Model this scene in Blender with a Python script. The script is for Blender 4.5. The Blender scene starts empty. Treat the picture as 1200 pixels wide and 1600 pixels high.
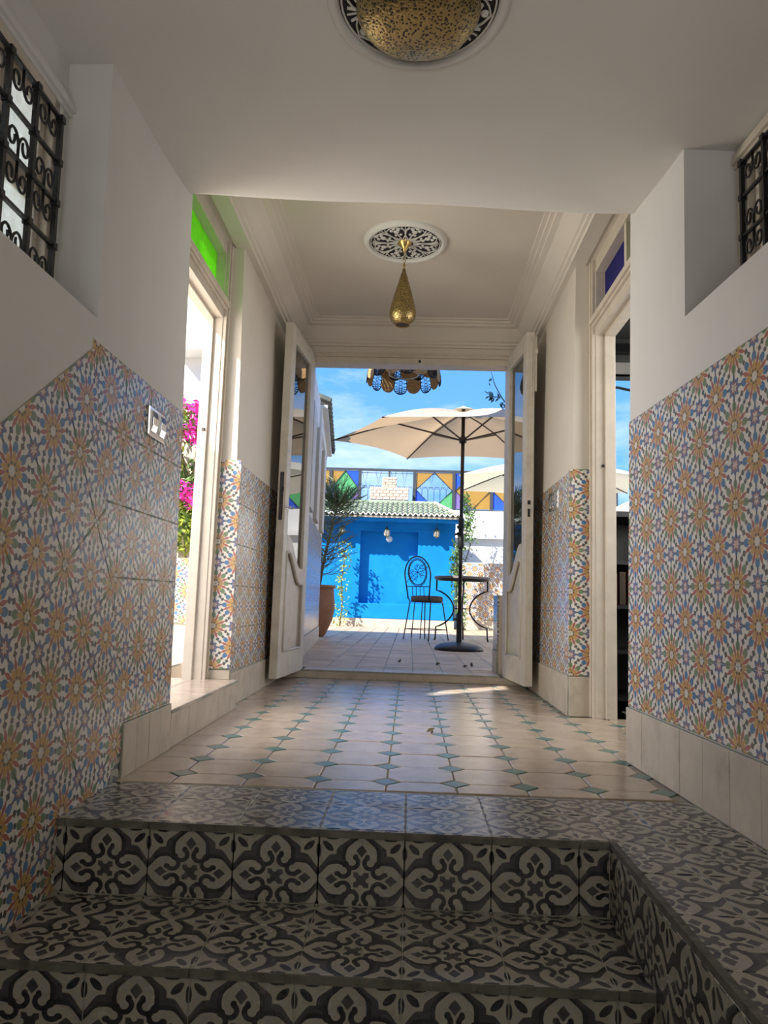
import bpy, math, random
import numpy as np
from mathutils import Vector, Matrix
random.seed(7)
SC = bpy.context.scene
COL = SC.collection
R = math.radians

# ------------------------------------------------------------------ camera
F_PX, VX, VY, ROLL, EYE = 1150.0, 640.0, 940.0, R(1.6), 0.522
D = Vector(((VX-600)/F_PX, -(VY-800)/F_PX, -1.0)).normalized()
U = Vector((math.sin(ROLL), math.cos(ROLL), 0.0)); U = (U - D*U.dot(D)).normalized()
RT = D.cross(U)
cam_data = bpy.data.cameras.new('camera'); cam = bpy.data.objects.new('camera', cam_data); COL.objects.link(cam)
cam.matrix_world = Matrix.Translation((0, 0, EYE)) @ Matrix((RT, D, U)).to_4x4()
cam_data.sensor_fit = 'VERTICAL'; cam_data.sensor_height = 36.0; cam_data.lens = F_PX/1600*36.0
cam_data.clip_start = 0.02; cam_data.clip_end = 300
SC.camera = cam
SC.view_settings.view_transform = 'Standard'; SC.view_settings.look = 'None'
SC.view_settings.gamma = 1.0; SC.view_settings.use_curve_mapping = False
SC.view_settings.exposure = 1.5

# ------------------------------------------------------------------ node helpers
class V:
    def __init__(s, nt, v): s.nt = nt; s.v = v
    def m(s, op, *a, clamp=False):
        n = s.nt.nodes.new('ShaderNodeMath'); n.operation = op; n.use_clamp = clamp
        for i, x in enumerate((s,)+a):
            x = x.v if isinstance(x, V) else x
            if isinstance(x, (int, float)): n.inputs[i].default_value = x
            else: s.nt.links.new(x, n.inputs[i])
        return V(s.nt, n.outputs[0])
    def __add__(s, o): return s.m('ADD', o)
    __radd__ = __add__
    def __sub__(s, o): return s.m('SUBTRACT', o)
    def __rsub__(s, o): return V(s.nt, float(o)).m('SUBTRACT', s)
    def __mul__(s, o): return s.m('MULTIPLY', o)
    __rmul__ = __mul__
    def __truediv__(s, o): return s.m('DIVIDE', o)
    def __lt__(s, o): return s.m('LESS_THAN', o)
    def __gt__(s, o): return s.m('GREATER_THAN', o)
    def abs(s): return s.m('ABSOLUTE')
    def min(s, o): return s.m('MINIMUM', o)
    def max(s, o): return s.m('MAXIMUM', o)
    def sqrt(s): return s.m('SQRT')
    def cos(s): return s.m('COSINE')
    def sin(s): return s.m('SINE')

def hyp(a, b): return (a*a+b*b).sqrt()

def cmix(nt, fac, a, b):
    n = nt.nodes.new('ShaderNodeMix'); n.data_type = 'RGBA'
    for i, x in ((0, fac), (6, a), (7, b)):
        if isinstance(x, V): x = x.v
        if isinstance(x, tuple): n.inputs[i].default_value = (*x[:3], 1)
        elif isinstance(x, (int, float)): n.inputs[i].default_value = x
        else: nt.links.new(x, n.inputs[i])
    return n.outputs[2]

def noise(nt, scale, detail=3, vec=None, rough=.55):
    n = nt.nodes.new('ShaderNodeTexNoise'); n.inputs['Scale'].default_value = scale
    n.inputs['Detail'].default_value = detail; n.inputs['Roughness'].default_value = rough
    if vec is not None: nt.links.new(vec, n.inputs['Vector'])
    return V(nt, n.outputs['Fac'])

def remap(v, lo, hi):
    return v.m('SUBTRACT', lo).m('DIVIDE', hi-lo, clamp=True)

def newmat(name, rough=.6, metal=0.0, spec=.5):
    m = bpy.data.materials.new(name); m.use_nodes = True; nt = m.node_tree
    b = nt.nodes['Principled BSDF']; b.inputs['Roughness'].default_value = rough
    b.inputs['Metallic'].default_value = metal; b.inputs['Specular IOR Level'].default_value = spec
    return m, nt, b

def plain(name, col, rough=.6, metal=0.0, var=.12, scale=6.0, bump=0.0, bscale=60, spec=.5, dirt=None, rnd=0.0):
    """mottled procedural paint / metal / clay"""
    m, nt, b = newmat(name, rough, metal, spec)
    tc = nt.nodes.new('ShaderNodeTexCoord').outputs['Object']
    geo = nt.nodes.new('ShaderNodeNewGeometry').outputs['Position']
    dark = tuple(c*(1-var) for c in col)
    light = tuple(min(1, c*(1+var*.5)) for c in col)
    c = cmix(nt, remap(noise(nt, scale, 4, geo), .3, .7), dark, light)
    if dirt:
        c = cmix(nt, remap(noise(nt, dirt[1], 6, geo, .7), .52, .68)*dirt[2], c, dirt[0])
    if rnd:
        oi = nt.nodes.new('ShaderNodeObjectInfo').outputs['Random']
        c = cmix(nt, V(nt, oi)*rnd, c, tuple(x*.55 for x in col))
    nt.links.new(c, b.inputs['Base Color'])
    if bump:
        bn = nt.nodes.new('ShaderNodeBump'); bn.inputs['Strength'].default_value = bump; bn.inputs['Distance'].default_value = .01
        nt.links.new(noise(nt, bscale, 4, geo).v, bn.inputs['Height']); nt.links.new(bn.outputs[0], b.inputs['Normal'])
    return m

# ------------------------------------------------------------------ world, sun, lamps
w = bpy.data.worlds.new('sky'); SC.world = w; w.use_nodes = True; nt = w.node_tree
bg = nt.nodes['Background']
tc = nt.nodes.new('ShaderNodeTexCoord')
sep = nt.nodes.new('ShaderNodeSeparateXYZ'); nt.links.new(tc.outputs['Generated'], sep.inputs[0])
zz = V(nt, sep.outputs[2])
base = cmix(nt, remap(zz, 0.0, .45), (.15, .40, .80), (.075, .25, .68))
mp = nt.nodes.new('ShaderNodeMapping'); mp.inputs['Scale'].default_value = (1.0, 1.6, 3.2); mp.inputs['Rotation'].default_value = (0.3, .5, .2)
nt.links.new(tc.outputs['Generated'], mp.inputs[0])
cl = noise(nt, 3.6, 8, mp.outputs[0], .60)
skyc = cmix(nt, remap(cl, .46, .72)*.62, base, (.74, .78, .82))
skyc = cmix(nt, remap(zz, 0.0, -.02), skyc, (.34, .32, .28))
nt.links.new(skyc, bg.inputs[0]); bg.inputs[1].default_value = 0.66

SUN_DIR = Vector((1.0, .92, -1.12)).normalized()       # the way the light travels
sl = bpy.data.lights.new('sun', 'SUN'); sl.energy = 3.9; sl.angle = R(.53); sl.color = (1, .95, .86)
so = bpy.data.objects.new('sun', sl); COL.objects.link(so); so.rotation_euler = SUN_DIR.to_track_quat('-Z', 'Y').to_euler()
so.location = (-6, -4, 9)

def area(name, loc, to, sx, sy, power, col=(1, 1, 1)):
    l = bpy.data.lights.new(name, 'AREA'); l.shape = 'RECTANGLE'; l.size = sx; l.size_y = sy; l.energy = power; l.color = col
    o = bpy.data.objects.new(name, l); COL.objects.link(o); o.location = loc
    o.rotation_euler = (Vector(to)-Vector(loc)).to_track_quat('-Z', 'Z').to_euler()
    return o
area('courtyard_fill', (-1.9, 2.75, 1.35), (0.5, 3.4, 1.0), 1.4, 1.7, 24, (1, .93, .84))  # added fill lamp outside the left doorway, stands in for courtyard bounce
area('side_room_fill', (1.9, 2.9, 1.5), (0, 3.3, 1.1), 1.0, 1.4, 11, (1, .98, .96))  # added fill lamp hidden in the side room to brighten the passage
area('stairwell_fill', (0.0, -.95, .25), (0.0, -.55, 1.8), 1.3, .6, 6.5, (1, .97, .92))  # added upward fill lamp behind the camera, lifts the near ceiling

# ------------------------------------------------------------------ mesh helpers
class MB:
    def __init__(s): s.v = []; s.f = []; s.uv = None; s.mi = []
    def add(s, vs, fs, mi=0):
        o = len(s.v); s.v += [tuple(p) for p in vs]; s.f += [tuple(i+o for i in f) for f in fs]; s.mi += [mi]*len(fs); return s
    def box(s, lo, hi, M=None, mi=0):
        x0, y0, z0 = lo; x1, y1, z1 = hi
        vs = [Vector(p) for p in ((x0,y0,z0),(x1,y0,z0),(x1,y1,z0),(x0,y1,z0),(x0,y0,z1),(x1,y0,z1),(x1,y1,z1),(x0,y1,z1))]
        if M is not None: vs = [M @ p for p in vs]
        return s.add(vs, [(0,3,2,1),(4,5,6,7),(0,1,5,4),(1,2,6,5),(2,3,7,6),(3,0,4,7)], mi)
    def prism(s, poly, z0, z1, M=None, mi=0):
        n = len(poly)
        vs = [Vector((p[0], p[1], z0)) for p in poly]+[Vector((p[0], p[1], z1)) for p in poly]
        if M is not None: vs = [M @ p for p in vs]
        fs = [tuple(range(n-1, -1, -1)), tuple(range(n, 2*n))]+[(i, (i+1) % n, (i+1) % n+n, i+n) for i in range(n)]
        return s.add(vs, fs, mi)
    def tube(s, pts, r, n=6, closed=False, M=None, mi=0, cap=True, flat=1.0):
        pts = [Vector(p) for p in pts]
        if M is not None: pts = [M @ p for p in pts]
        k = len(pts); rr = r if isinstance(r, (list, tuple)) else [r]*k
        vs = []; up = None
        for i, p in enumerate(pts):
            a = pts[(i-1) % k] if (closed or i) else p
            b = pts[(i+1) % k] if (closed or i < k-1) else p
            t = (b-a)
            if t.length < 1e-9: t = Vector((0, 0, 1))
            t.normalize()
            if up is None:
                up = Vector((0, 0, 1)) if abs(t.z) < .9 else Vector((1, 0, 0))
            x = (up - t*up.dot(t))
            if x.length < 1e-6: x = t.orthogonal()
            x.normalize(); up = x; y = t.cross(x)
            for j in range(n):
                an = 2*math.pi*j/n
                vs.append(p+(x*math.cos(an)+y*math.sin(an)*flat)*rr[i])
        fs = []
        for i in range(k if closed else k-1):
            for j in range(n):
                a0 = i*n+j; a1 = i*n+(j+1) % n; b0 = ((i+1) % k)*n+j; b1 = ((i+1) % k)*n+(j+1) % n
                fs.append((a0, a1, b1, b0))
        if cap and not closed:
            fs.append(tuple(range(n-1, -1, -1))); fs.append(tuple((k-1)*n+j for j in range(n)))
        return s.add(vs, fs, mi)
    def lathe(s, prof, c=(0, 0, 0), n=24, M=None, mi=0, cap=True):
        vs = []; c = Vector(c)
        for r, z in prof:
            for j in range(n):
                a = 2*math.pi*j/n; vs.append(c+Vector((r*math.cos(a), r*math.sin(a), z)))
        if M is not None: vs = [M @ p for p in vs]
        fs = []
        for i in range(len(prof)-1):
            for j in range(n):
                fs.append((i*n+j, i*n+(j+1) % n, (i+1)*n+(j+1) % n, (i+1)*n+j))
        if cap:
            fs.append(tuple(range(n-1, -1, -1))); fs.append(tuple((len(prof)-1)*n+j for j in range(n)))
        return s.add(vs, fs, mi)
    def build(s, name, mat, parent=None, smooth=False, M=None, bevel=0.0, kind=None, label=None):
        me = bpy.data.meshes.new(name); me.from_pydata(s.v, [], s.f); me.update()
        for m_ in (mat if isinstance(mat, (list, tuple)) else [mat]): me.materials.append(m_)
        if any(s.mi): me.polygons.foreach_set('material_index', s.mi)
        if smooth: me.polygons.foreach_set('use_smooth', [True]*len(me.polygons))
        o = bpy.data.objects.new(name, me); COL.objects.link(o)
        if parent is not None: o.parent = parent
        if M is not None: o.matrix_local = M
        if bevel:
            b = o.modifiers.new('bevel', 'BEVEL'); b.width = bevel; b.segments = 2; b.limit_method = 'ANGLE'; b.angle_limit = R(40)
        if kind: o['kind'] = kind
        if label: o['label'] = label
        return o

def tag(o, label=None, cat=None, group=None, kind=None):
    if label: o['label'] = label
    if cat: o['category'] = cat
    if group: o['group'] = group
    if kind: o['kind'] = kind
    return o
def struct(o, label, cat='structure'):
    return tag(o, label, cat, kind='structure')
def empty(name, loc=(0, 0, 0), rz=0.0, M=None):
    o = bpy.data.objects.new(name, None); COL.objects.link(o); o.empty_display_size = .1
    if M is not None: o.matrix_local = M
    else: o.location = loc; o.rotation_euler = (0, 0, rz)
    return o
def frame(o, e1, e2):
    """local x along e1, local y along e2, local z = e1 x e2 (out of the wall)"""
    e1 = Vector(e1).normalized(); e2 = Vector(e2); e2 = (e2-e1*e2.dot(e1)).normalized(); e3 = e1.cross(e2)
    m = Matrix((e1, e2, e3)).transposed().to_4x4(); m.translation = Vector(o); return m

def clip(poly, cl):
    """Sutherland-Hodgman, cl convex"""
    if sum(cl[i][0]*cl[(i+1) % len(cl)][1]-cl[(i+1) % len(cl)][0]*cl[i][1] for i in range(len(cl))) < 0: cl = cl[::-1]
    out = list(poly)
    for i in range(len(cl)):
        a = cl[i]; b = cl[(i+1) % len(cl)]
        def side(p): return (b[0]-a[0])*(p[1]-a[1])-(b[1]-a[1])*(p[0]-a[0])
        inp = out; out = []
        for j in range(len(inp)):
            p = inp[j]; q = inp[(j+1) % len(inp)]; sp = side(p); sq = side(q)
            if sp >= 0: out.append(p)
            if (sp >= 0) != (sq >= 0):
                t = sp/(sp-sq); out.append((p[0]+(q[0]-p[0])*t, p[1]+(q[1]-p[1])*t))
        if len(out) < 3: return []
    return out
def parea(p): return abs(sum(p[i][0]*p[(i+1) % len(p)][1]-p[(i+1) % len(p)][0]*p[i][1] for i in range(len(p))))/2

_cache = {}
def tile_mesh(poly, thick, mat, size, uo, bev=.0015, key=None):
    """a tile lying in XY around the local origin, face at z=thick, uv = (p+uo)/size"""
    if key is not None and key in _cache: return _cache[key]
    n = len(poly)
    cx = sum(p[0] for p in poly)/n; cy = sum(p[1] for p in poly)/n
    ins = [(cx+(p[0]-cx)*(1-2*bev/max(.02, abs(p[0]-cx)+abs(p[1]-cy))), cy+(p[1]-cy)*(1-2*bev/max(.02, abs(p[0]-cx)+abs(p[1]-cy)))) for p in poly]
    vs = [(p[0], p[1], 0) for p in poly]+[(p[0], p[1], thick-bev) for p in poly]+[(p[0], p[1], thick) for p in ins]
    fs = [(i, (i+1) % n, (i+1) % n+n, i+n) for i in range(n)]+[(i+n, (i+1) % n+n, (i+1) % n+2*n, i+2*n) for i in range(n)]
    fs.append(tuple(range(2*n, 3*n)))
    me = bpy.data.meshes.new('tile'); me.from_pydata(vs, [], fs); me.materials.append(mat)
    uvl = me.uv_layers.new(name='UVMap')
    for lp in me.loops:
        x, y, z = vs[lp.vertex_index]; uvl.data[lp.index].uv = ((x+uo[0])/size[0], (y+uo[1])/size[1])
    me.update()
    if key is not None: _cache[key] = me
    return me

def panel(parent, cl, org, size, mat, ang=0.0, gap=.0016, z0=0.0, thick=.012, name='tile', jit=.0006, M=None, off=0.0, bed=True):
    """cuts a square grid of tiles (origin org, turned by ang) to the convex outline cl of the parent's XY plane"""
    sx, sy = size if isinstance(size, tuple) else (size, size)
    c, s_ = math.cos(ang), math.sin(ang)
    def toG(p): dx = p[0]-org[0]; dy = p[1]-org[1]; return (dx*c+dy*s_, -dx*s_+dy*c)
    g = [toG(p) for p in cl]
    if M is None: M = Matrix.Identity(4)
    F = M @ Matrix.Translation((org[0], org[1], z0)) @ Matrix.Rotation(ang, 4, 'Z')
    out = []
    if bed: MB().prism(list(cl) if sum(cl[i][0]*cl[(i+1) % len(cl)][1]-cl[(i+1) % len(cl)][0]*cl[i][1] for i in range(len(cl))) > 0 else list(cl)[::-1], z0, z0+thick-.0016, M=M).build('grout_bed', GROUTP, parent)
    i0 = math.floor(min(p[0] for p in g)/sx)-1; i1 = math.ceil(max(p[0] for p in g)/sx)+1
    j0 = math.floor(min(p[1] for p in g)/sy); j1 = math.ceil(max(p[1] for p in g)/sy)
    for j in range(j0, j1):
        for i in range(i0, i1):
            sh = off*sx*(j % 2)
            x0 = i*sx+sh+gap/2; y0 = j*sy+gap/2; x1 = (i+1)*sx+sh-gap/2; y1 = (j+1)*sy-gap/2
            q = clip([(x0, y0), (x1, y0), (x1, y1), (x0, y1)], g)
            if len(q) < 3 or parea(q) < .0004: continue
            full = abs(parea(q)-(x1-x0)*(y1-y0)) < 1e-7
            cx = (i+.5)*sx+sh; cy = (j+.5)*sy
            loc = [(p[0]-cx, p[1]-cy) for p in q]
            key = (mat.name, sx, sy, thick) if full else None
            me = tile_mesh(loc, thick, mat, (sx, sy), (sx/2, sy/2), key=key)
            o = bpy.data.objects.new(name, me); COL.objects.link(o); o.parent = parent
            o.matrix_local = F @ Matrix.Translation((cx, cy, random.uniform(-jit, jit))) @ Matrix.Rotation(random.uniform(-1, 1)*.0012, 4, 'Z')
            out.append(o)
    return out

# ------------------------------------------------------------------ materials
def tile_color_nodes(nt):
    uv = nt.nodes.new('ShaderNodeUVMap').outputs[0]
    sp = nt.nodes.new('ShaderNodeSeparateXYZ'); nt.links.new(uv, sp.inputs[0])
    return uv, V(nt, sp.outputs[0])-.5, V(nt, sp.outputs[1])-.5

def rosette_tile(name, rough=.32, fade=0.0):
    m, nt, b = newmat(name, rough)
    uv, x, y = tile_color_nodes(nt)
    a = x.abs(); bb = y.abs()
    isk = (a+bb) > .5
    A = a+isk*(.5-2*a); B = bb+isk*(.5-2*bb)
    u = A.max(B); v = A.min(B)
    r = hyp(u, v); th = v.m('ARCTAN2', u)
    ph = th.min(math.pi/4-th)
    U_ = r*ph.cos(); V_ = r*ph.sin(); ps = math.pi/8-ph
    S = r*ps.cos(); T = r*ps.sin()
    white = cmix(nt, remap(noise(nt, 9, 2, uv), .35, .65), (.66, .62, .55), (.76, .72, .65))
    dark = (.035, .045, .045)
    gold = cmix(nt, remap(noise(nt, 14, 2, uv), .35, .65), (.46, .24, .045), (.57, .33, .08))
    c = white
    c = cmix(nt, ((S-.335).abs()+T*1.1) < .050, c, dark)
    c = cmix(nt, (T < .007)*(S > .27)*(S < .44), c, dark)
    c = cmix(nt, (hyp(u-.345, v*1.0) < .030)*(v < .018), c, dark)
    c = cmix(nt, ((u-.25).abs()+(v-.25).abs()) < .040, c, dark)
    qx = .5-u; re = hyp(qx, v); te = v.m('ARCTAN2', qx); k8 = (te*8).cos()
    c = cmix(nt, re < (.128+k8*.024), c, (.055, .115, .26))
    c = cmix(nt, re < (.076+k8*.020), c, (.33, .10, .09))
    c = cmix(nt, re < (.052+k8*.018), c, (.66, .55, .50))
    pet = ((U_-.250)/.066); pv = V_/.049
    pcol = cmix(nt, isk, (.025, .15, .34), (.12, .20, .09))
    c = cmix(nt, (pet*pet+pv*pv) < 1.14, c, (.10, .11, .10))
    c = cmix(nt, (pet*pet+pv*pv) < 1.0, c, pcol)
    c = cmix(nt, r < (.222-ph*.235), c, gold)
    c = cmix(nt, ((S-.215).abs()/.112+T/.034) < 1.0, c, (.36, .085, .05))
    c = cmix(nt, ((S-.082).abs()+T) < .024, c, dark)
    c = cmix(nt, r < .058, c, (.66, .62, .56))
    geo = nt.nodes.new('ShaderNodeNewGeometry').outputs['Position']
    c = cmix(nt, remap(noise(nt, 5, 4, geo), .35, .75)*.14, c, (.42, .39, .34))
    if fade: c = cmix(nt, fade, c, (.60, .58, .54))
    nt.links.new(c, b.inputs['Base Color'])
    bn = nt.nodes.new('ShaderNodeBump'); bn.inputs['Strength'].default_value = .12; bn.inputs['Distance'].default_value = .004
    nt.links.new(noise(nt, 30, 3, geo).v, bn.inputs['Height']); nt.links.new(bn.outputs[0], b.inputs['Normal'])
    return m

def cement_tile(name, cream=(.38, .355, .295), black=(.009, .010, .014), grey=(.050, .050, .056), rough=.28):
    m, nt, b = newmat(name, rough, spec=.7)
    uv, x0, y0 = tile_color_nodes(nt)
    wob = noise(nt, 7, 2, uv)
    x = x0+(wob-.5)*.02; y = y0+(noise(nt, 6, 2, uv)-.5)*.02
    a = x.abs(); bb = y.abs(); u = a.max(bb); v = a.min(bb)
    geo = nt.nodes.new('ShaderNodeNewGeometry').outputs['Position']
    cr = cmix(nt, remap(noise(nt, 11, 5, geo, .65), .3, .7), tuple(c_*.80 for c_ in cream), cream)
    bl = cmix(nt, remap(noise(nt, 23, 4, geo), .4, .8), black, tuple(c_*3+.01 for c_ in black))
    gr = cmix(nt, remap(noise(nt, 17, 4, geo), .35, .7), tuple(c_*.75 for c_ in grey), tuple(c_*1.25 for c_ in grey))
    c = cr
    ex = (u-.285)*.82; d = hyp(ex, v*(1.0+(u-.35).max(0)*(u-.35).max(0)*42.0))
    # outer shaded band and black outline of the four lobes
    outer = (v > .0)*(1.0-((u > .455)*(v < .035)))
    c = cmix(nt, ((d < .295)*(d > .19))*outer, c, gr)
    c = cmix(nt, ((d < .228)*(d > .180))*outer, c, bl)
    # inside of the lobe stays cream
    inside = d < .181
    c = cmix(nt, inside, c, cr)
    # centre square around the middle is cream too
    c = cmix(nt, (u < .17), c, cr)
    # curled scroll
    sx = u-.205; sy = v-.105; ds = hyp(sx, sy); an = sy.m('ARCTAN2', sx)
    arc = ((ds-.068).abs() < .026)*(1.0-((an > -.55)*(an < 1.75)))
    c = cmix(nt, arc, c, bl)
    tip = hyp(u-.272, (v-.070)*1.25) < .037
    c = cmix(nt, tip, c, bl)
    kn = hyp(u-.185, v-.185) < .040
    c = cmix(nt, kn, c, bl)
    # diamond in the lobe and the notched cross in the middle
    c = cmix(nt, ((u-.345).abs()/.075+v/.062) < 1.0, c, gr)
    c = cmix(nt, ((u < .088)*(1.0-(hyp(u-.085, v) < .030))), c, gr)
    # leaves in the corners
    cx = .5-u; cy = .5-v
    s_ = (cx+cy)*.7071; t = (cx-cy).abs()*.7071
    e1 = (s_-.155)/.080; e2 = t/.037
    c = cmix(nt, (e1*e1+e2*e2) < 1.0, c, bl)
    e3 = (cy-.165)/.080; e4 = cx/.030
    c = cmix(nt, (e3*e3+e4*e4) < 1.0, c, bl)
    # wear
    c = cmix(nt, remap(noise(nt, 6, 7, geo, .7), .5, .75)*.30, c, (.22, .20, .17))
    nt.links.new(c, b.inputs['Base Color'])
    rr = remap(noise(nt, 8, 4, geo), .3, .7)*.2+(rough-.1)
    nt.links.new(rr.v, b.inputs['Roughness'])
    bn = nt.nodes.new('ShaderNodeBump'); bn.inputs['Strength'].default_value = .2; bn.inputs['Distance'].default_value = .003
    nt.links.new(noise(nt, 40, 4, geo).v, bn.inputs['Height']); nt.links.new(bn.outputs[0], b.inputs['Normal'])
    return m

def glass_mat(name, tint=(1, 1, 1), ior=1.5, rough=0.0):
    m = bpy.data.materials.new(name); m.use_nodes = True; nt = m.node_tree; nt.nodes.clear()
    out = nt.nodes.new('ShaderNodeOutputMaterial'); mx = nt.nodes.new('ShaderNodeMixShader')
    tr = nt.nodes.new('ShaderNodeBsdfTransparent'); tr.inputs[0].default_value = (*tint, 1)
    gl = nt.nodes.new('ShaderNodeBsdfGlossy'); gl.inputs['Roughness'].default_value = rough
    fr = nt.nodes.new('ShaderNodeFresnel'); fr.inputs[0].default_value = ior
    nt.links.new(fr.outputs[0], mx.inputs[0]); nt.links.new(tr.outputs[0], mx.inputs[1]); nt.links.new(gl.outputs[0], mx.inputs[2])
    nt.links.new(mx.outputs[0], out.inputs[0]); return m

def stained(name, col, tr=.6, rough=.25):
    """coloured hammered glass: lets tinted light through"""
    m = bpy.data.materials.new(name); m.use_nodes = True; nt = m.node_tree; nt.nodes.clear()
    out = nt.nodes.new('ShaderNodeOutputMaterial'); mx = nt.nodes.new('ShaderNodeMixShader'); mx.inputs[0].default_value = tr
    a = nt.nodes.new('ShaderNodeBsdfTranslucent'); t = nt.nodes.new('ShaderNodeBsdfTransparent')
    geo = nt.nodes.new('ShaderNodeNewGeometry').outputs['Position']
    n = remap(noise(nt, 40, 3, geo), .3, .7)
    c = cmix(nt, n, tuple(x*.8 for x in col), col)
    nt.links.new(c, a.inputs[0]); nt.links.new(c, t.inputs[0])
    d = nt.nodes.new('ShaderNodeBsdfPrincipled'); nt.links.new(c, d.inputs['Base Color']); d.inputs['Roughness'].default_value = rough
    m2 = nt.nodes.new('ShaderNodeMixShader'); m2.inputs[0].default_value = .35
    nt.links.new(a.outputs[0], mx.inputs[1]); nt.links.new(t.outputs[0], mx.inputs[2])
    nt.links.new(mx.outputs[0], m2.inputs[1]); nt.links.new(d.outputs[0], m2.inputs[2]); nt.links.new(m2.outputs[0], out.inputs[0])
    return m

def fabric(name, col, thru):
    m = bpy.data.materials.new(name); m.use_nodes = True; nt = m.node_tree; nt.nodes.clear()
    out = nt.nodes.new('ShaderNodeOutputMaterial'); mx = nt.nodes.new('ShaderNodeMixShader'); mx.inputs[0].default_value = .5
    a = nt.nodes.new('ShaderNodeBsdfDiffuse'); t = nt.nodes.new('ShaderNodeBsdfTranslucent')
    geo = nt.nodes.new('ShaderNodeNewGeometry').outputs['Position']
    c = cmix(nt, remap(noise(nt, 3, 4, geo), .3, .7), tuple(x*.93 for x in col), col)
    nt.links.new(c, a.inputs[0]); t.inputs[0].default_value = (*thru, 1)
    nt.links.new(a.outputs[0], mx.inputs[1]); nt.links.new(t.outputs[0], mx.inputs[2]); nt.links.new(mx.outputs[0], out.inputs[0])
    return m

def brass_mat(name, holes=True, scale=70, col=(.56, .42, .17)):
    m, nt, b = newmat(name, .36, 1.0)
    obj = nt.nodes.new('ShaderNodeTexCoord').outputs['Object']
    c = cmix(nt, remap(noise(nt, 18, 4, obj), .3, .7), tuple(x*.7 for x in col), col)
    vo = nt.nodes.new('ShaderNodeTexVoronoi'); vo.inputs['Scale'].default_value = scale; nt.links.new(obj, vo.inputs['Vector'])
    dd = V(nt, vo.outputs['Distance'])
    if holes:
        big = nt.nodes.new('ShaderNodeTexVoronoi'); big.inputs['Scale'].default_value = scale*.19; nt.links.new(obj, big.inputs['Vector'])
        bd = V(nt, big.outputs['Distance'])
        h = (dd < .40)*(1.0-(bd < .16))
        c = cmix(nt, h, c, (.03, .022, .012))
        nt.links.new((1.0-h).v, b.inputs['Metallic'])
    nt.links.new(c, b.inputs['Base Color'])
    bn = nt.nodes.new('ShaderNodeBump'); bn.inputs['Strength'].default_value = .6; bn.inputs['Distance'].default_value = .002
    nt.links.new(dd.v, bn.inputs['Height']); nt.links.new(bn.outputs[0], b.inputs['Normal'])
    return m

PL = plain('wall_plaster', (.67, .66, .635), .75, var=.05, scale=2.5, bump=.12, bscale=9)
PLC = plain('ceiling_plaster', (.72, .70, .66), .75, var=.05, scale=1.6, bump=.10, bscale=5)
PLF = plain('far_plaster', (.68, .62, .54), .7, var=.05, scale=2.5, bump=.08, bscale=9)
GROUT = plain('grout', (.30, .27, .22), .9, var=.2, scale=30)
GROUTP = plain('pale_joint', (.36, .36, .30), .9, var=.3, scale=20)
GROUTD = plain('dark_grout', (.22, .20, .17), .9, var=.3, scale=30)
CREAM = plain('cream_base_tile', (.56, .485, .39), .45, var=.14, scale=9, dirt=((.24, .20, .15), 12, .35), rnd=.12)
OCTA = plain('pink_cream_floor_tile', (.53, .425, .33), .23, var=.13, scale=12, dirt=((.30, .22, .16), 9, .5), bump=.15, bscale=14, rnd=.22)
TEAL = plain('teal_floor_tile', (.13, .22, .19), .30, var=.2, scale=16, rnd=.25)
PATIO = plain('patio_floor_tile', (.66, .48, .31), .5, var=.22, scale=5, dirt=((.28, .22, .17), 3, .5), rnd=.35, spec=.3)
ROS = rosette_tile('star_pattern_tile', .27, fade=.10)
CEM = cement_tile('black_and_cream_tile')
PAINT = plain('cream_gloss_paint', (.62, .55, .46), .42, var=.08, scale=12, dirt=((.42, .35, .27), 10, .25))
PAINTW = plain('aged_white_paint', (.62, .57, .49), .45, var=.10, scale=14, dirt=((.40, .34, .27), 8, .4))
IRON = plain('black_iron', (.010, .010, .012), .38, var=.3, scale=40, bump=.3, bscale=90)
IRONG = plain('dark_grey_iron', (.05, .052, .058), .45, var=.2, scale=20)
BRASSP = brass_mat('pierced_brass', scale=135, col=(.50, .38, .17))
BRASSD = brass_mat('pierced_brass_drop', scale=150, col=(.46, .34, .13))
BRASS = plain('plain_brass', (.56, .40, .14), .3, 1.0)
CHROME = plain('chrome', (.75, .75, .75), .12, 1.0, var=.03)
DARK = plain('dark_disc', (.012, .012, .016), .6)
FRET = plain('white_fretwork', (.70, .68, .62), .6)
BLUEW = plain('blue_wall_paint', (.001, .20, .60), .75, var=.08, scale=3, dirt=((.02, .30, .68), 3, .25), bump=.1, spec=.2)
WHITEW = plain('white_outdoor_wall', (.80, .78, .74), .8, var=.04, scale=2)
BEIGEW = plain('beige_outdoor_wall', (.66, .56, .44), .8, var=.06, scale=2)
ROOFT = plain('green_glazed_roof_tile', (.30, .36, .24), .35, var=.3, scale=7, dirt=((.52, .50, .40), 9, .7), rnd=.3)
ROOFD = plain('weathered_roof_tile', (.10, .105, .08), .6, var=.4, scale=12, rnd=.3)
BRICK = plain('pale_brick', (.82, .60, .44), .8, var=.25, scale=12, rnd=.4)
MORTAR = plain('pale_mortar', (.66, .58, .48), .9)
CANV = fabric('cream_canvas', (.82, .72, .58), (.42, .29, .17))
CANW = fabric('pale_canvas', (.84, .80, .70), (.52, .48, .33))
TERRA = plain('terracotta', (.36, .17, .09), .8, var=.2, scale=6, bump=.2, bscale=30)
SEATC = plain('brown_seat_cushion', (.16, .11, .085), .85, var=.25, scale=14)
STONE = plain('grey_table_top', (.19, .175, .165), .5, var=.35, scale=25)
LEAFG = plain('green_leaf', (.10, .20, .035), .5, var=.4, scale=5)
LEAFD = plain('dark_green_leaf', (.05, .10, .03), .5, var=.4, scale=5)
LEAFY = plain('yellow_green_leaf', (.32, .40, .05), .5, var=.3, scale=9)
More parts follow.
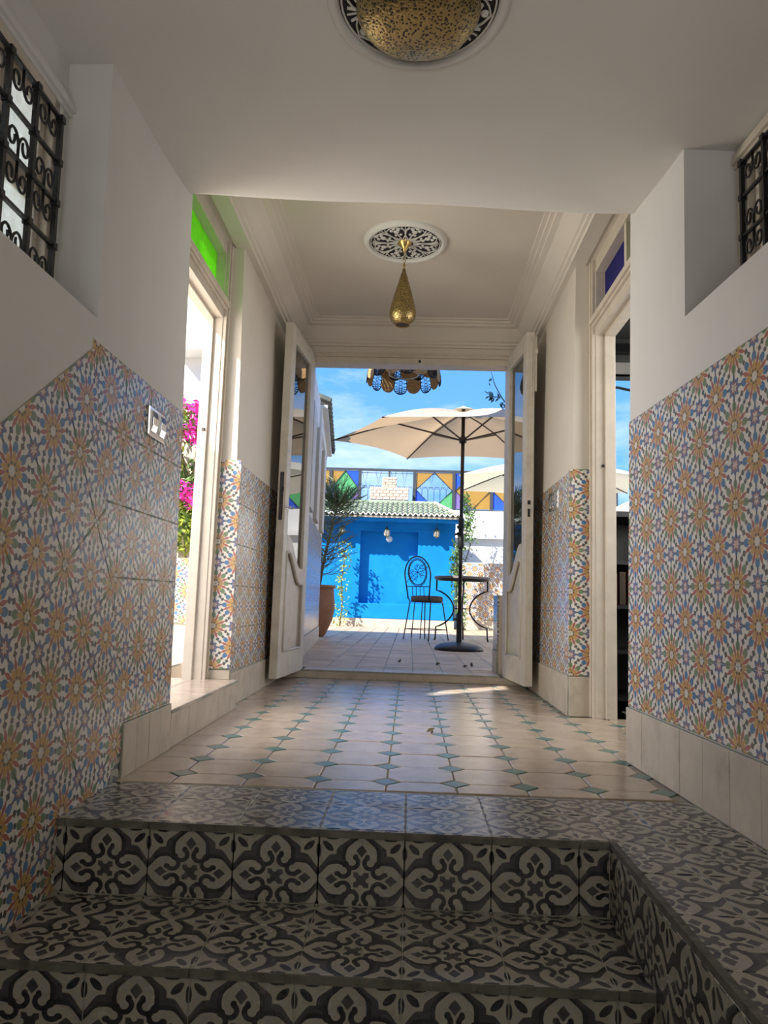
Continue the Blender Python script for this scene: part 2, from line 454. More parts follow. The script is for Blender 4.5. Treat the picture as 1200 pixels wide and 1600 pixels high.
PINK = plain('magenta_flower', (.85, .05, .42), .6, var=.25, scale=9)
BARK = plain('bark', (.16, .13, .07), .85, var=.3, scale=20)
SOIL = plain('soil', (.07, .05, .035), .95)
STRAW = plain('woven_straw', (.60, .36, .15), .7, var=.35, scale=60, bump=.5, bscale=150)
STRAWB = plain('black_wire', (.012, .012, .016), .7)
GLS = glass_mat('door_glass', (.72, .76, .74), 3.6)
MILK = stained('white_textured_glass', (.86, .90, .88), .25)
DULL = plain('dull_pane', (.10, .115, .10), .2, var=.25, scale=3)
G_GREEN = stained('green_glass', (.24, .60, .05), .40)
G_BLUE = stained('blue_glass', (.03, .04, .28), .35)
G_SAGE = stained('sage_glass', (.28, .36, .22), .3)
P_AMB = stained('amber_panel', (.82, .54, .16), .12)
P_BLU = stained('royal_blue_panel', (.10, .28, .95), .12)
P_GRN = stained('leaf_green_panel', (.30, .80, .38), .12)
P_PUR = stained('purple_panel', (.55, .40, .75), .12)
P_CLR = glass_mat('clear_panel', (.9, .95, 1.0), 1.3)
BULB = glass_mat('clear_bulb', (.8, .8, .8), 1.6)
BLACKW = plain('black_lacquer', (.010, .010, .012), .4)
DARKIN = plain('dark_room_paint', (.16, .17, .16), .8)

# ------------------------------------------------------------------ near walls
ZC = 1.945
ang = math.atan2(.293, .39)
# left wall: local x = depth (world y), local y = up, local z = into the room
FL = frame((-.80, 0, 0), (0, 1, 0), (-.020, 0, 1))
NY0, NY1, NZ0 = .95, 1.81, 1.225
mb = MB(); P0, P1 = -.24, -.005
for lo, hi in (((-1.2, -1.3, P0), (2.54, NZ0, P1)), ((NY1, NZ0, P0), (2.54, 2.5, P1)), ((-1.2, NZ0, P0), (NY0, 2.5, P1)), ((NY0, ZC+.01, P0), (NY1, 2.5, P1))):
    mb.box(lo, hi)
WL = mb.build('wall_left', PL, M=FL); struct(WL, 'near left white plaster wall with deep window niche above patterned tiles', 'wall')
APX = (1.79, 1.14); mit = R(90)-(-ang/2)  # mitre joint leaves the apex downwards
mdir = (math.sin(ang/2), -math.cos(ang/2))
mbase = (APX[0]+mdir[0]*1.04, APX[1]+mdir[1]*1.04)
panel(WL, [mbase, (2.54, .155), (2.54, 1.165), (APX[0]+.0, 1.165-.0), APX], (2.015, .160), .2012, ROS, z0=-.014)
# sloping band that follows the stairs
def onslope(y, off): return (y, APX[1]+(y-APX[0])*math.tan(ang)-off/math.cos(ang))
SK = 1.048
lo_in = onslope(.55, SK); hi_in = (APX[0]+mdir[0]*1.104, APX[1]+mdir[1]*1.104)
panel(WL, [onslope(.55, 0), lo_in, hi_in, APX], (1.612-.1*math.cos(ang)+.1*math.sin(ang), .881-.1*math.sin(ang)-.1*math.cos(ang)), .199, ROS, ang=ang, z0=-.014)
panel(WL, [onslope(.55, SK+.003), (.55, onslope(.55, SK+.30)[1]), (2.135, -.40), (2.135, hi_in[1]-.003)], lo_in, .199, CEM, ang=ang, z0=-.014)
bl = MB().box((-.4, 0, -.016), (.0, 0.001, -.015))
# cream base tiles
panel(WL, [(2.118, 0.0), (2.54, 0.0), (2.54, .152), (2.118, .152)], (2.54, 0.0), (.105, .152), CREAM, z0=-.014, thick=.018, name='base_tile')

# right wall: local x runs toward the camera
FR = frame((.762, 2.644, 0), (.052, -.9986, 0), (.010, 0, 1))
RN0, RN1, RZ0 = .475, 1.45, 1.405
mb = MB(); P0, P1 = -.26, -.008
for lo, hi in (((0, -1.3, P0), (4.0, RZ0, P1)), ((0, RZ0, P0), (RN0, 2.5, P1)), ((RN1, RZ0, P0), (4.0, 2.5, P1)), ((RN0, ZC+.005, P0), (RN1, 2.5, P1))):
    mb.box(lo, hi)
WR = mb.build('wall_right', PL, M=FR); struct(WR, 'near right white plaster wall with window niche above patterned tiles', 'wall')
panel(WR, [(0, .187), (2.3, .187), (2.3, 1.195), (0, 1.195)], (-.03, .187), .2016, ROS, z0=-.016)
panel(WR, [(0, 0.0), (2.3, 0.0), (2.3, .184), (0, .184)], (0, 0), (.148, .184), CREAM, z0=-.016, thick=.020, name='base_tile')

# ------------------------------------------------------------------ windows with iron grilles
def grille(name, label, F_, s0, step, nb, zs, sgn, z_top, z_bot):
    """F_: frame of wall; s positions of uprights, zs crossbars"""
    root = empty(name, M=F_); tag(root, label, 'window grille')
    z = 0.0
    def bar(pts, r, nm='bar'): MB().tube(pts, r, 6).build(nm, IRON, root, smooth=True)
    ss = [s0+sgn*step*i for i in range(nb)]
    for s in ss:
        m_ = MB().box((s-.006, z_bot, z-.006), (s+.006, z_top, z+.006))
        for c in zs:
            m_.box((s-.009, c-.009, z-.009), (s+.009, c+.009, z+.009))
        m_.build('upright_bar', IRON, root)
    for c in zs:
        MB().box((min(ss), c-.004, z-.005), (max(ss), c+.004, z+.005)).build('cross_bar', IRON, root)
    def scroll(cx, cz, sx, sz, r0=.019):
        pts = []
        for i in range(22):
            t = i/21
            a = t*math.pi*2.1
            rr = r0*(1.05-.75*t)
            pts.append((cx+sx*(r0*1.05-rr*math.cos(a)), cz+sz*(.022+rr*math.sin(a)*1.25+.012*t), z))
        return [(cx, cz, z)]+pts
    for i in range(nb-1):
        mid = (ss[i]+ss[i+1])/2
        for c, dirs in ((zs[0], (-1,)), (zs[2], (1, -1)), (zs[-1], (1,))):
            for dz in dirs:
                for dx in (-1, 1):
                    pts = scroll(mid, c, dx*1.25, dz*1.45)
                    MB().tube(pts, .0036, 5).build('scroll', IRON, root, smooth=True)
    return root

def window(name, label, F_, s0, s1, z0, z1, pane, sgn, nmul):
    root = empty(name, M=F_); struct(root, label, 'window')
    fw = .03
    m_ = MB().box((s0, z0, -.05), (s1, z0+fw, .012)).box((s0, z1-fw, -.05), (s1, z1, .012)).box((s0, z0, -.05), (s0+fw, z1, .012)).box((s1-fw, z0, -.05), (s1, z1, .012))
    m_.box((s0, z0-.02, -.05), (s1, z0, .0)); m_.build('window_frame', PAINT, root, bevel=.003)
    k = nmul; wd = (s1-s0-2*fw)/k; hs = [z0+fw, z0+fw+(z1-z0-2*fw)*.50, z1-fw]
    for i in range(k):
        a = s0+fw+wd*i; b_ = a+wd
        for j in range(2):
            q0, q1 = hs[j], hs[j+1]; g = .024
            fr = MB().box((a+.002, q0, -.035), (b_-.002, q0+g, -.008)).box((a+.002, q1-g, -.035), (b_-.002, q1, -.008)).box((a+.002, q0, -.035), (a+g, q1, -.008)).box((b_-g, q0, -.035), (b_-.002, q1, -.008))
            fr = fr.build('sash', PAINT, root, bevel=.002)
            MB().box((a+g, q0+g, -.026), (b_-g, q1-g, -.021)).build('pane', pane, fr)
    return root

FWL = FL @ Matrix.Translation((0, 0, -.125)); 
W1 = window('window_1', 'left high window of white textured panes behind an iron grille', FWL, NY0+.002, NY1-.055, NZ0, 1.79, MILK, 1, 4)
mb = MB().box((NY0, 1.79, -.10), (NY1, ZC+.005, .0))
for i, (dz, pz) in enumerate(((0, .018), (.012, .028), (.030, .020), (.044, .010))):
    mb.box((NY0, 1.785+dz, -.02), (NY1, 1.785+dz+.018, pz))
mb.box((NY1-.055, NZ0, -.10), (NY1, 1.79, .004)).box((NY1-.058, NZ0, -.10), (NY1-.040, 1.79, .014))
mb.build('head_moulding', PL, W1, bevel=.002)
grille('window_grille', 'black wrought iron scroll grille over the bright left window', FWL @ Matrix.Translation((0, 0, .022)), 1.742, .122, 7, [1.735, 1.617, 1.507, 1.391, 1.275], -1, 1.742, NZ0)
FWR = FR @ Matrix.Translation((0, 0, -.175))
W2 = window('window_2', 'right high window of dull grey panes behind an iron grille', FWR, RN0+.055, RN1, RZ0-.10, 1.885, DULL, 1, 4)
mb = MB().box((RN0, 1.90, -.08), (RN1, ZC+.004, .0))
for dz, pz in ((0, .012), (.014, .022), (.034, .014)): mb.box((RN0, 1.885+dz, -.02), (RN1, 1.885+dz+.018, pz))
mb.box((RN0, RZ0-.10, -.08), (RN0+.055, 1.885, .004)).box((RN0+.040, RZ0-.10, -.08), (RN0+.058, 1.885, .014))
mb.build('head_moulding', PAINT, W2, bevel=.002)
grille('window_grille', 'black wrought iron scroll grille over the dark right window', FWR @ Matrix.Translation((0, 0, .022)), .545, .125, 7, [1.865, 1.755, 1.63, 1.51, 1.40], 1, 1.872, RZ0-.09)

# ------------------------------------------------------------------ ceilings
mb = MB()
ys = [(-1.4, 1.945), (1.6, 1.942), (2.1, 1.945), (2.35, 1.958), (2.5, 1.978)]
N = 12; pts = []
def endy(x): return 2.54+(x+.845)*(.104/1.63)
for y, z in ys:
    for i in range(N+1):
        x = -1.12+2.30*i/N
        yy = y if y < 2.4 else endy(x)-(.04 if y == 2.5 else .19)
        pts.append((x, yy, z))
for i in range(N+1):
    x = -1.12+2.30*i/N; pts.append((x, endy(x)-.012, 1.987+.004*math.sin(i*1.3)))
for i in range(N+1):
    x = -1.12+2.30*i/N; pts.append((x, endy(x), 1.998+.004*math.sin(i*1.3)))
for i in range(N+1):
    x = -1.12+2.30*i/N; pts.append((x, endy(x), 2.55))
rows = len(ys)+3
for i in range(N+1): pts.append((-1.12+2.30*i/N, -1.4, 2.55))
fs = []
for r_ in range(rows):
    for i in range(N):
        a = r_*(N+1)+i; fs.append((a, a+1, a+N+2, a+N+1))
mb.add(pts, fs)
CE = mb.build('ceiling', PLC, smooth=False); struct(CE, 'near low white plaster ceiling with softly rounded far edge', 'ceiling')
ZF = 2.42
mb = MB().box((-1.25, 2.5, ZF), (1.25, 5.1, 2.55)); CF = mb.build('ceiling_far', PLF); struct(CF, 'far higher ceiling of the passage with moulded cornice', 'ceiling')

# ------------------------------------------------------------------ inner passage walls
LY = 3.517; LT = 1.195
FIL = frame((-.835, 0, 0), (-.0, 1, 0), (-.020, 0, 1))
mb = MB().box((LY, -.2, -.19), (5.0, ZF+.06, -.005)).box((2.30, 2.285, -.19), (LY, ZF+.06, -.005))
WIL = mb.build('wall_left_inner', PLF, M=FIL); struct(WIL, 'left wall of the far passage with tile dado and cream base', 'wall')
panel(WIL, [(LY, .162), (4.95, .162), (4.95, 1.18), (LY, 1.18)], (LY-.05, .165), .2035, ROS, z0=-.014)
panel(WIL, [(LY, 0), (4.95, 0), (4.95, .159), (LY, .159)], (LY, 0), (.15, .159), CREAM, z0=-.014, thick=.018, name='base_tile')
# face of the pier turned to the camera
FPL = frame((-.838, LY, 0), (1, 0, 0), (-.020, 0, 1))
PLI = FIL.inverted() @ FPL
panel(WIL, [(-.16, .176), (0, .176), (0, 1.18), (-.16, 1.18)], (-.152-.2+.06, .178), .2005, ROS, z0=0, M=PLI)
panel(WIL, [(-.16, .13), (0, .13), (0, .173), (-.16, .173)], (0, .13), (.16, .043), CREAM, z0=0, M=PLI, name='base_tile')
RY = 3.66
FIR = frame((.775, 4.95, 0), (0.0, -1, 0), (.014, 0, 1))
LR = 4.95-RY
mb = MB().box((-.05, -.2, -.21), (LR, ZF+.06, -.005)).box((LR, 2.285, -.21), (2.6, ZF+.06, -.005))
WIR = mb.build('wall_right_inner', PLF, M=FIR); struct(WIR, 'right wall of the far passage with tile dado and cream base', 'wall')
panel(WIR, [(0, .192), (LR, .192), (LR, 1.205), (0, 1.205)], (LR+.04, .192), .2026, ROS, z0=-.014)
panel(WIR, [(0, 0), (LR, 0), (LR, .189), (0, .189)], (LR, 0), (.15, .189), CREAM, z0=-.014, thick=.018, name='base_tile')
FPR = frame((.777, RY, 0), (1, 0, 0), (.014, 0, 1)); PRI = FIR.inverted() @ FPR
panel(WIR, [(0, .192), (.15, .192), (.15, 1.205), (0, 1.205)], (.107-.1, .192), .2026, ROS, z0=0, M=PRI)
panel(WIR, [(0, 0), (.15, 0), (.15, .189), (0, .189)], (0, 0), (.16, .189), CREAM, z0=0, M=PRI, name='base_tile')
# end wall around the double door
DX0, DX1, DZ = -.712, .628, 2.15
mb = MB().box((-1.25, 4.95, -.2), (DX0-.04, 5.10, 2.55)).box((DX1+.04, 4.95, -.2), (1.2, 5.10, 2.55)).box((DX0-.04, 4.95, DZ+.045), (DX1+.04, 5.10, 2.55))
WB = mb.build('wall_back', PLF); struct(WB, 'end wall over the double door to the patio', 'wall')
D0 = empty('door_1', (0, 4.95, 0)); struct(D0, 'cream frame of the double door opening onto the patio', 'door')
MB().box((DX0-.04, -.02, .05), (DX0, .10, DZ)).build('door_post', PAINT, D0, bevel=.003)
MB().box((DX1, -.02, .05), (DX1+.04, .10, DZ)).build('door_post', PAINT, D0, bevel=.003)
MB().box((DX0-.04, -.02, DZ), (DX1+.04, .10, DZ+.045)).box((DX0-.05, -.032, DZ+.045), (DX1+.05, 0, DZ+.060)).box((DX0-.05, -.018, DZ+.060), (DX1+.05, 0, DZ+.078)).build('door_head', PAINT, D0, bevel=.003)
MB().box((.015, -.03, DZ+.012), (.032, -.018, DZ+.028)).build('latch_keep', IRON, D0, label='black latch keep')

# cornice
CP = [(-.06, 2.275), (.018, 2.275), (.022, 2.288), (.036, 2.292), (.040, 2.305), (.052, 2.310), (.085, 2.345), (.120, 2.378), (.150, 2.385), (.152, 2.396), (.172, 2.399), (.174, 2.410), (.196, 2.412), (.198, ZF+.002), (-.06, ZF+.002)]
mb = MB()
corners = [((-.868, 2.52), (1, 0)), ((-.868, 4.95), (1, -1)), ((.80, 4.95), (-1, -1)), ((.80, 2.60), (-1, 0))]
vs = []
for (cx, cy), (dx, dy) in corners:
    for p, z in CP: vs.append((cx+dx*p, cy+dy*p, z))
n = len(CP); fs = []
for k in range(3):
    for i in range(n-1): fs.append((k*n+i, k*n+i+1, (k+1)*n+i+1, (k+1)*n+i))
mb.add(vs, fs); TR = mb.build('trim_1', PLF); struct(TR, 'stepped white plaster cornice around the far ceiling', 'cornice')

# ------------------------------------------------------------------ floors
FLO = MB().box((-1.5, 2.09, -.30), (1.3, 5.15, -.004)).build('floor', GROUT); struct(FLO, 'passage floor of pale octagons with small teal diamonds', 'floor')
GX, GY, h = -.652, 2.225, .042
cl_floor = [(-.826, 2.098), (1.10, 2.150), (1.10, 4.948), (-.845, 4.948)]
def outline_ok(x, y):
    return True
oc = []
def addpoly(poly, mat, nm):
    q = clip(poly, cl_floor)
    if len(q) < 3 or parea(q) < .0003: return
    cx = sum(p[0] for p in poly)/len(poly); cy = sum(p[1] for p in poly)/len(poly)
    full = abs(parea(q)-parea(poly)) < 1e-7
    if not full and cx > .80: pass
    me = tile_mesh([(p[0]-cx, p[1]-cy) for p in q], .012, mat, (.2, .2), (.1, .1), bev=.0018, key=(mat.name, len(poly)) if full else None)
    o = bpy.data.objects.new(nm, me); COL.objects.link(o); o.parent = FLO
    o.matrix_local = Matrix.Translation((cx, cy, -.012+random.uniform(-.0009, .0009))) @ Matrix.Rotation(random.uniform(-.004, .004), 4, random.choice('XY'))
g = .0022
for i in range(-2, 10):
    for j in range(-2, 15):
        x = GX+.2*i; y = GY+.2*j
        if x > .80 and not (2.6 < y < 3.55): continue
        if x < 1.06:
            addpoly([(x+h-g, y), (x, y+h-g), (x-h+g, y), (x, y-h+g)], TEAL, 'teal_diamond')
        k = h+g; a = .2-g
        if x+.1 > .80 and not (2.55 < y+.1 < 3.60): continue
        addpoly([(x+k, y+g), (x+.2-k, y+g), (x+a, y+k), (x+a, y+.2-k), (x+.2-k, y+a), (x+k, y+a), (x+g, y+.2-k), (x+g, y+k)], OCTA, 'floor_tile')

# landing and stairs
def slab(name, lo, hi, label):
    o = MB().box(lo, hi).build(name, GROUTD); return o
XS = .465; H1, H2 = -.165, -.165
ST = empty('staircase', (0, 1.76, 0)); struct(ST, 'steps and landing covered in black and cream patterned tiles', 'stairs')
I = Matrix.Translation((0, -1.76, 0))
def body(lo, hi): MB().box(lo, hi, M=I).build('step_body', GROUTP, ST)
body((-.84, 1.7576, -.9), (1.0, 2.112, -.0016)); body((XS+.0016, -.9, -.9), (1.0, 1.7576, -.0016)); body((-.84, 1.4476, -.9), (XS+.0016, 1.7576, -.1666)); body((-.84, 1.1376, -.9), (XS+.0016, 1.4476, -.3366)); body((-.84, .8276, -1.2), (XS+.0016, 1.1376, -.5066)); body((-.84, -.9, -1.2), (XS+.0016, .8276, -.68))
TG = .005
T = .1965
def top(cl, z, org, mat=CEM, nm='tread_tile', thick=.012, size=T): panel(ST, cl, org, size, mat, z0=z-thick, M=I, name=nm, thick=thick, bed=False)
NOSE = .008
top([(-.805, 1.760-NOSE), (XS, 1.760-NOSE), (XS, 2.10), (-.805, 2.092)], 0, (TG, 1.758))
top([(XS+.001, .40), (.90, .40), (.778, 2.124), (XS+.001, 2.108)], 0, (TG, 1.758))
top([(-.805, 1.452-NOSE), (XS, 1.452-NOSE), (XS, 1.752), (-.805, 1.752)], -.165, (TG, 1.442))
top([(-.805, 1.142-NOSE), (XS, 1.142-NOSE), (XS, 1.440), (-.805, 1.440)], -.335, (TG, 1.132))
top([(-.805, .832-NOSE), (XS, .832-NOSE), (XS, 1.130), (-.805, 1.130)], -.505, (TG, .822))
# risers and nosing strips
def riser(y, zt, zb):
    Mf = I @ frame((0, y, 0), (1, 0, 0), (0, 0, 1))
    panel(ST, [(-.805, zb), (XS, zb), (XS, zt-.016), (-.805, zt-.016)], (TG, zt-.016-T*.93), (T, T*.93), CEM, z0=0, M=Mf, name='riser_tile', thick=.012)
riser(1.768, -.002, -.165); riser(1.458, -.167, -.335); riser(1.148, -.337, -.505); riser(.838, -.507, -.68)
EDGE = plain('worn_tile_edge', (.13, .12, .10), .7, var=.5, scale=25, dirt=((.03, .03, .03), 16, .8))
for y, z in ((1.760, 0), (1.452, -.165), (1.142, -.335), (.832, -.505)):
    xx = TG-T*5
    while xx < XS:
        a = max(xx, -.805)+.001; b_ = min(xx+T, XS)-.001
        if b_ > a: MB().box((a, y-NOSE-.004, z-.017), (b_, y+.010, z-.0125), M=I).box((a, y-NOSE-.0045, z-.0125), (b_, y-NOSE-.0005, z-.001), M=I).build('nosing_strip', EDGE, ST)
        xx += T
# side of the landing
Mf = I @ frame((XS+.012, 1.752, 0), (0, -1, 0), (0, 0, 1))
panel(ST, [(0, -.165), (.31, -.165), (.31, -.014), (0, -.014)], (-.02, -.014-T), T, CEM, z0=0, M=Mf, name='riser_tile')
panel(ST, [(.312, -.335), (.62, -.335), (.62, -.014), (.312, -.014)], (-.02, -.014-T), T, CEM, z0=0, M=Mf, name='riser_tile')
panel(ST, [(.622, -.505), (.93, -.505), (.93, -.014), (.622, -.014)], (-.02, -.014-T), T, CEM, z0=0, M=Mf, name='riser_tile')
panel(ST, [(.932, -.69), (1.30, -.69), (1.30, -.014), (.932, -.014)], (-.02, -.014-T), T, CEM, z0=0, M=Mf, name='riser_tile')
MB().box((XS-.001, .40, -.013), (XS+.014, 1.758, .001), M=I).build('edge_strip', EDGE, ST)
# threshold step and left door step
TS = MB().box((-.84, 4.962, -.1), (.79, 5.12, .043)).build('trim_2', GROUT); struct(TS, 'low cream tiled step up to the patio', 'step')
panel(TS, [(-.83, 0), (.78, 0), (.78, .043), (-.83, .043)], (0, 0), (.2, .043), CREAM, M=frame((0, 4.962, 0), (1, 0, 0), (0, 0, 1)), name='step_tile')
panel(TS, [(-.695, 4.95), (.605, 4.95), (.605, 5.12), (-.695, 5.12)], (.035, 4.95), (.2, .17), CREAM, z0=.043, name='step_tile')
LS = MB().box((-1.30, 2.545, -.1), (-.812, 3.512, .118)).build('trim_3', GROUT); struct(LS, 'raised cream tiled doorstep of the left doorway', 'step')
panel(LS, [(2.545, 0), (3.512, 0), (3.512, .118), (2.545, .118)], (2.545, 0), (.105, .118), CREAM, M=frame((-.812, 0, 0), (0, 1, 0), (0, 0, 1)), name='step_tile')
panel(LS, [(-1.30, 2.545), (-.797, 2.545), (-.797, 3.512), (-1.30, 3.512)], (-.80, 2.55), .2, OCTA, z0=.118, name='step_tile')

# ------------------------------------------------------------------ side door frames with coloured transoms
def side_frame(name, label, x_in, x_out, y0, y1, zb, panes, mull):
    root = empty(name, (x_in, 0, 0)); struct(root, label, 'door')
    s = 1 if x_out > x_in else -1; dep = abs(x_out-x_in)
    def bx(mb, a, b_): mb.box((min(a[0]*s, b_[0]*s), a[1], a[2]), (max(a[0]*s, b_[0]*s), b_[1], b_[2]))
    for y, d in ((y1, -1), (y0, 1)):
        m_ = MB(); c, e = sorted((y, y+d*.066)); bx(m_, (.055, c, zb), (dep, e, 1.90)); ya, yb = sorted((y, y+d*.052))
        bx(m_, (.012, ya, zb), (dep, yb, 2.285))
        # raised mouldings on the room face
        for o_, wd_, pr in ((0, .022, -.010), (.022, .012, 0), (.034, .014, -.005)):
            c, e = sorted((y+d*o_, y+d*(o_+wd_))); bx(m_, (pr, c, zb), (.02, e, 2.285))
        m_.build('door_post', PAINT, root, bevel=.002)
    m_ = MB(); bx(m_, (.010, y0+.052, 1.885), (dep, y1-.052, 1.955)); bx(m_, (-.004, y0+.03, 1.925), (.02, y1-.03, 1.940)); bx(m_, (-.016, y0+.02, 1.940), (.02, y1-.02, 1.968)); bx(m_, (.055, y0+.052, 1.872), (dep, y1-.052, 1.886))
    m_.build('transom_bar', PAINT, root, bevel=.002)
    m_ = MB(); bx(m_, (.012, y0, 2.215), (dep, y1, 2.285)); m_.build('door_head', PAINT, root, bevel=.002)
    ys_ = [y0+.052]+mull+[y1-.052]
    for k, y in enumerate(mull):
        m_ = MB(); bx(m_, (.02, y-.016, 1.968), (dep-.03, y+.016, 2.215)); m_.build('mullion', PAINT, root)
    for k, pm in enumerate(panes):
        m_ = MB(); bx(m_, (.060, ys_[k]+.016*(k > 0), 1.955), (.065, ys_[k+1]-.016*(k < len(mull)), 2.215)); m_.build('transom_pane', pm[0], root, label=pm[1])
    return root
SFL = side_frame('door_2', 'left doorway frame with bright green glass transom', -.948, -1.048, 2.46, 3.5165, .118, [(G_GREEN, 'green glass pane')], [])
MB().box((-.078, 3.444, 1.308), (-.064, 3.4525, 1.323)).build('latch_keep', IRON, SFL)
SFR = side_frame('door_3', 'right doorway frame with dark blue and sage glass transom', .886, .992, 2.62, 3.655, 0, [(G_SAGE, 'sage green pane'), (G_BLUE, 'dark blue pane')], [3.115])
MB().lathe([(.0, 0), (.007, 0), (.007, .004), (.0, .004)], n=10, M=frame((.045, 3.602, 1.215), (1, 0, 0), (0, 0, 1))).build('bolt_hole', DARK, SFR)

# ------------------------------------------------------------------ glazed double door leaves
def leaf(name, label, hx, hy, fx, fy, flip, lock):
    """hinge at (hx,hy), free edge at (fx,fy); local x from free edge to hinge, local y up, local z to the middle of the passage"""
    W = math.hypot(hx-fx, hy-fy)
    e1 = (hx-fx, hy-fy, 0)
    M_ = frame((fx, fy, .05), e1, (0, 0, 1))
    if M_.to_3x3().col[2].x*(-fx) < 0:  # keep local z toward the passage
        e1 = (fx-hx, fy-hy, 0); M_ = frame((hx, hy, .05), e1, (0, 0, 1)); X = lambda u: W-u
    else: X = lambda u: u
    root = empty(name, M=M_); struct(root, label, 'door')
    H = 2.155; t = .050; st = .088
    def bx(u0, u1, z0, z1, n0, n1, nm, mat=PAINTW, bev=.003, par=root):
        a, b_ = sorted((X(u0), X(u1))); return MB().box((a, z0, n0), (b_, z1, n1)).build(nm, mat, par, bevel=bev)
    bx(0, st, 0, H, -t, 0, 'stile'); bx(W-st, W, 0, H, -t, 0, 'stile')
    bx(st, W-st, H-.105, H, -t, 0, 'top_rail'); bx(st, W-st, 0, .155, -t, 0, 'bottom_rail')
    # curved middle rail
    def sm(q): q = min(1, max(0, q)); return q*q*(3-2*q)
    def zc(u, o=0): q = (u-st)/(W-2*st); return .845-.185*sm((q-.10)/.72)+o
    n_ = 16; ups = []; dns = []
    for i in range(n_+1):
        u = st+(W-2*st)*i/n_; ups.append((X(u), zc(u))); dns.append((X(u), zc(u, -.095)))
    mb = MB()
    for i in range(n_):
        q = [ups[i], ups[i+1], dns[i+1], dns[i]]
        if (q[1][0]-q[0][0])*(q[2][1]-q[1][1])-(q[1][1]-q[0][1])*(q[2][0]-q[1][0]) < 0: q = q[::-1]
        mb.prism(q, -t, .001)
    mb.build('curved_rail', PAINTW, root)
    mb = MB()
    mb.tube([(p[0], p[1]-.004, .002) for p in dns], .010, 6)
    for u in (st, W-st): mb.tube([(X(u), .155, .002), (X(u), zc(u, -.095), .002)], .007, 6)
    mb.tube([(X(st), .155, .002), (X(W-st), .155, .002)], .007, 6)
    mb.build('bead_moulding', PAINTW, root, smooth=True)
    mb = MB()
    for i in range(n_):
        q = [(dns[i][0], .15), (dns[i+1][0], .15), (dns[i+1][0], dns[i+1][1]+.005), (dns[i][0], dns[i][1]+.005)]
        if q[1][0] < q[0][0]: q = q[::-1]
        mb.prism(q, -t+.008, -.014)
    a, b_ = sorted((X(st+.045), X(W-st-.045)))
    mb.build('wood_panel', PAINTW, root)
    mb = MB(); zt = min(p[1] for p in dns)-.04
    for i in range(2, n_-2):
        q = [(dns[i][0], .20), (dns[i+1][0], .20), (dns[i+1][0], dns[i+1][1]-.045), (dns[i][0], dns[i][1]-.045)]
        if q[1][0] < q[0][0]: q = q[::-1]
        mb.prism(q, -.014, -.007)
    mb.build('raised_field', PAINTW, root)
    mb = MB()
    for i in range(n_):
        q = [(ups[i][0], ups[i][1]-.006), (ups[i+1][0], ups[i+1][1]-.006), (ups[i+1][0], H-.10), (ups[i][0], H-.10)]
        if q[1][0] < q[0][0]: q = q[::-1]
        mb.add([(p[0], p[1], -.020) for p in q], [(0, 1, 2, 3)])
    mb.build('glass_pane', GLS, root)
    if lock:
        e_ = X(0); s = 1 if X(1) > X(0) else -1
        mb = MB().box((e_-.002 if s > 0 else e_, .93, -.038), (e_+.001 if s > 0 else e_+.002, 1.22, -.014)); mb.build('lock_plate', IRONG, root, label='grey steel lock plate')
        mb = MB().box((e_-.004 if s > 0 else e_, 1.10, -.024), (e_ if s > 0 else e_+.004, 1.13, -.012)).box((e_-.004 if s > 0 else e_, .96, -.022), (e_ if s > 0 else e_+.004, .99, -.014)); mb.build('latch_bolt', IRON, root)
        c = (X(.03), 1.01)
        mb = MB().lathe([(.0, 0), (.012, 0), (.012, .004), (0, .004)], n=12, M=Matrix.Translation((c[0], c[1], 0))).tube([(c[0], c[1], 0), (c[0], c[1], .03)], .005); mb.tube([(c[0], c[1]+.012*math.cos(a), .034+.012*math.sin(a)) for a in np.linspace(0, 6.28, 9)[:-1]], .002, 5, closed=True)
        mb.build('inner_keyhole', CHROME, root)
        mb = MB().tube([(c[0], c[1], -t), (c[0], c[1], -t-.035)], .005)
        for k, (dz, dx) in enumerate(((-.02, .004), (-.04, -.006), (-.055, .004))):
            mb.tube([(c[0]+dx+.011*math.cos(a), c[1]+dz+.013*math.sin(a), -t-.038-.003*k) for a in np.linspace(0, 6.28, 9)[:-1]], .0025, 5, closed=True)
        mb.box((c[0]-.004, c[1]-.105, -t-.04), (c[0]+.006, c[1]-.06, -t-.037)); mb.build('key_bunch', IRONG, root, label='small bunch of keys in the lock', smooth=False)
    else:
        s = 1 if X(1) > X(0) else -1; e_ = X(0)
        a, b_ = sorted((e_-.001*s, e_-.004*s))
        mb = MB().box((a, 1.075, -.028), (b_, 1.10, -.012)).box((a, 1.00, -.026), (b_, 1.05, -.014)); mb.build('latch_plate', IRON, root)
        MB().box((a, 1.80, -.034), (b_, 2.12, -.022)).build('flush_bolt', PAINTW, root)
        a, b_ = sorted((X(-.001), X(.0)))
        MB().box((X(.01)-.006, 1.78, -t-.016), (X(.01)+.006, 2.13, -t)).box((X(.01)-.012, 2.02, -t-.02), (X(.01)+.012, 2.05, -t)).build('surface_bolt', PAINTW, root, bevel=.002)
    return root
leaf('door_4', 'left glazed door leaf folded open with lock plate and keys', -.702, 4.925, -.758, 4.33, False, True)
leaf('door_5', 'right glazed door leaf folded open with painted slide bolt', .624, 4.945, .681, 4.42, True, False)

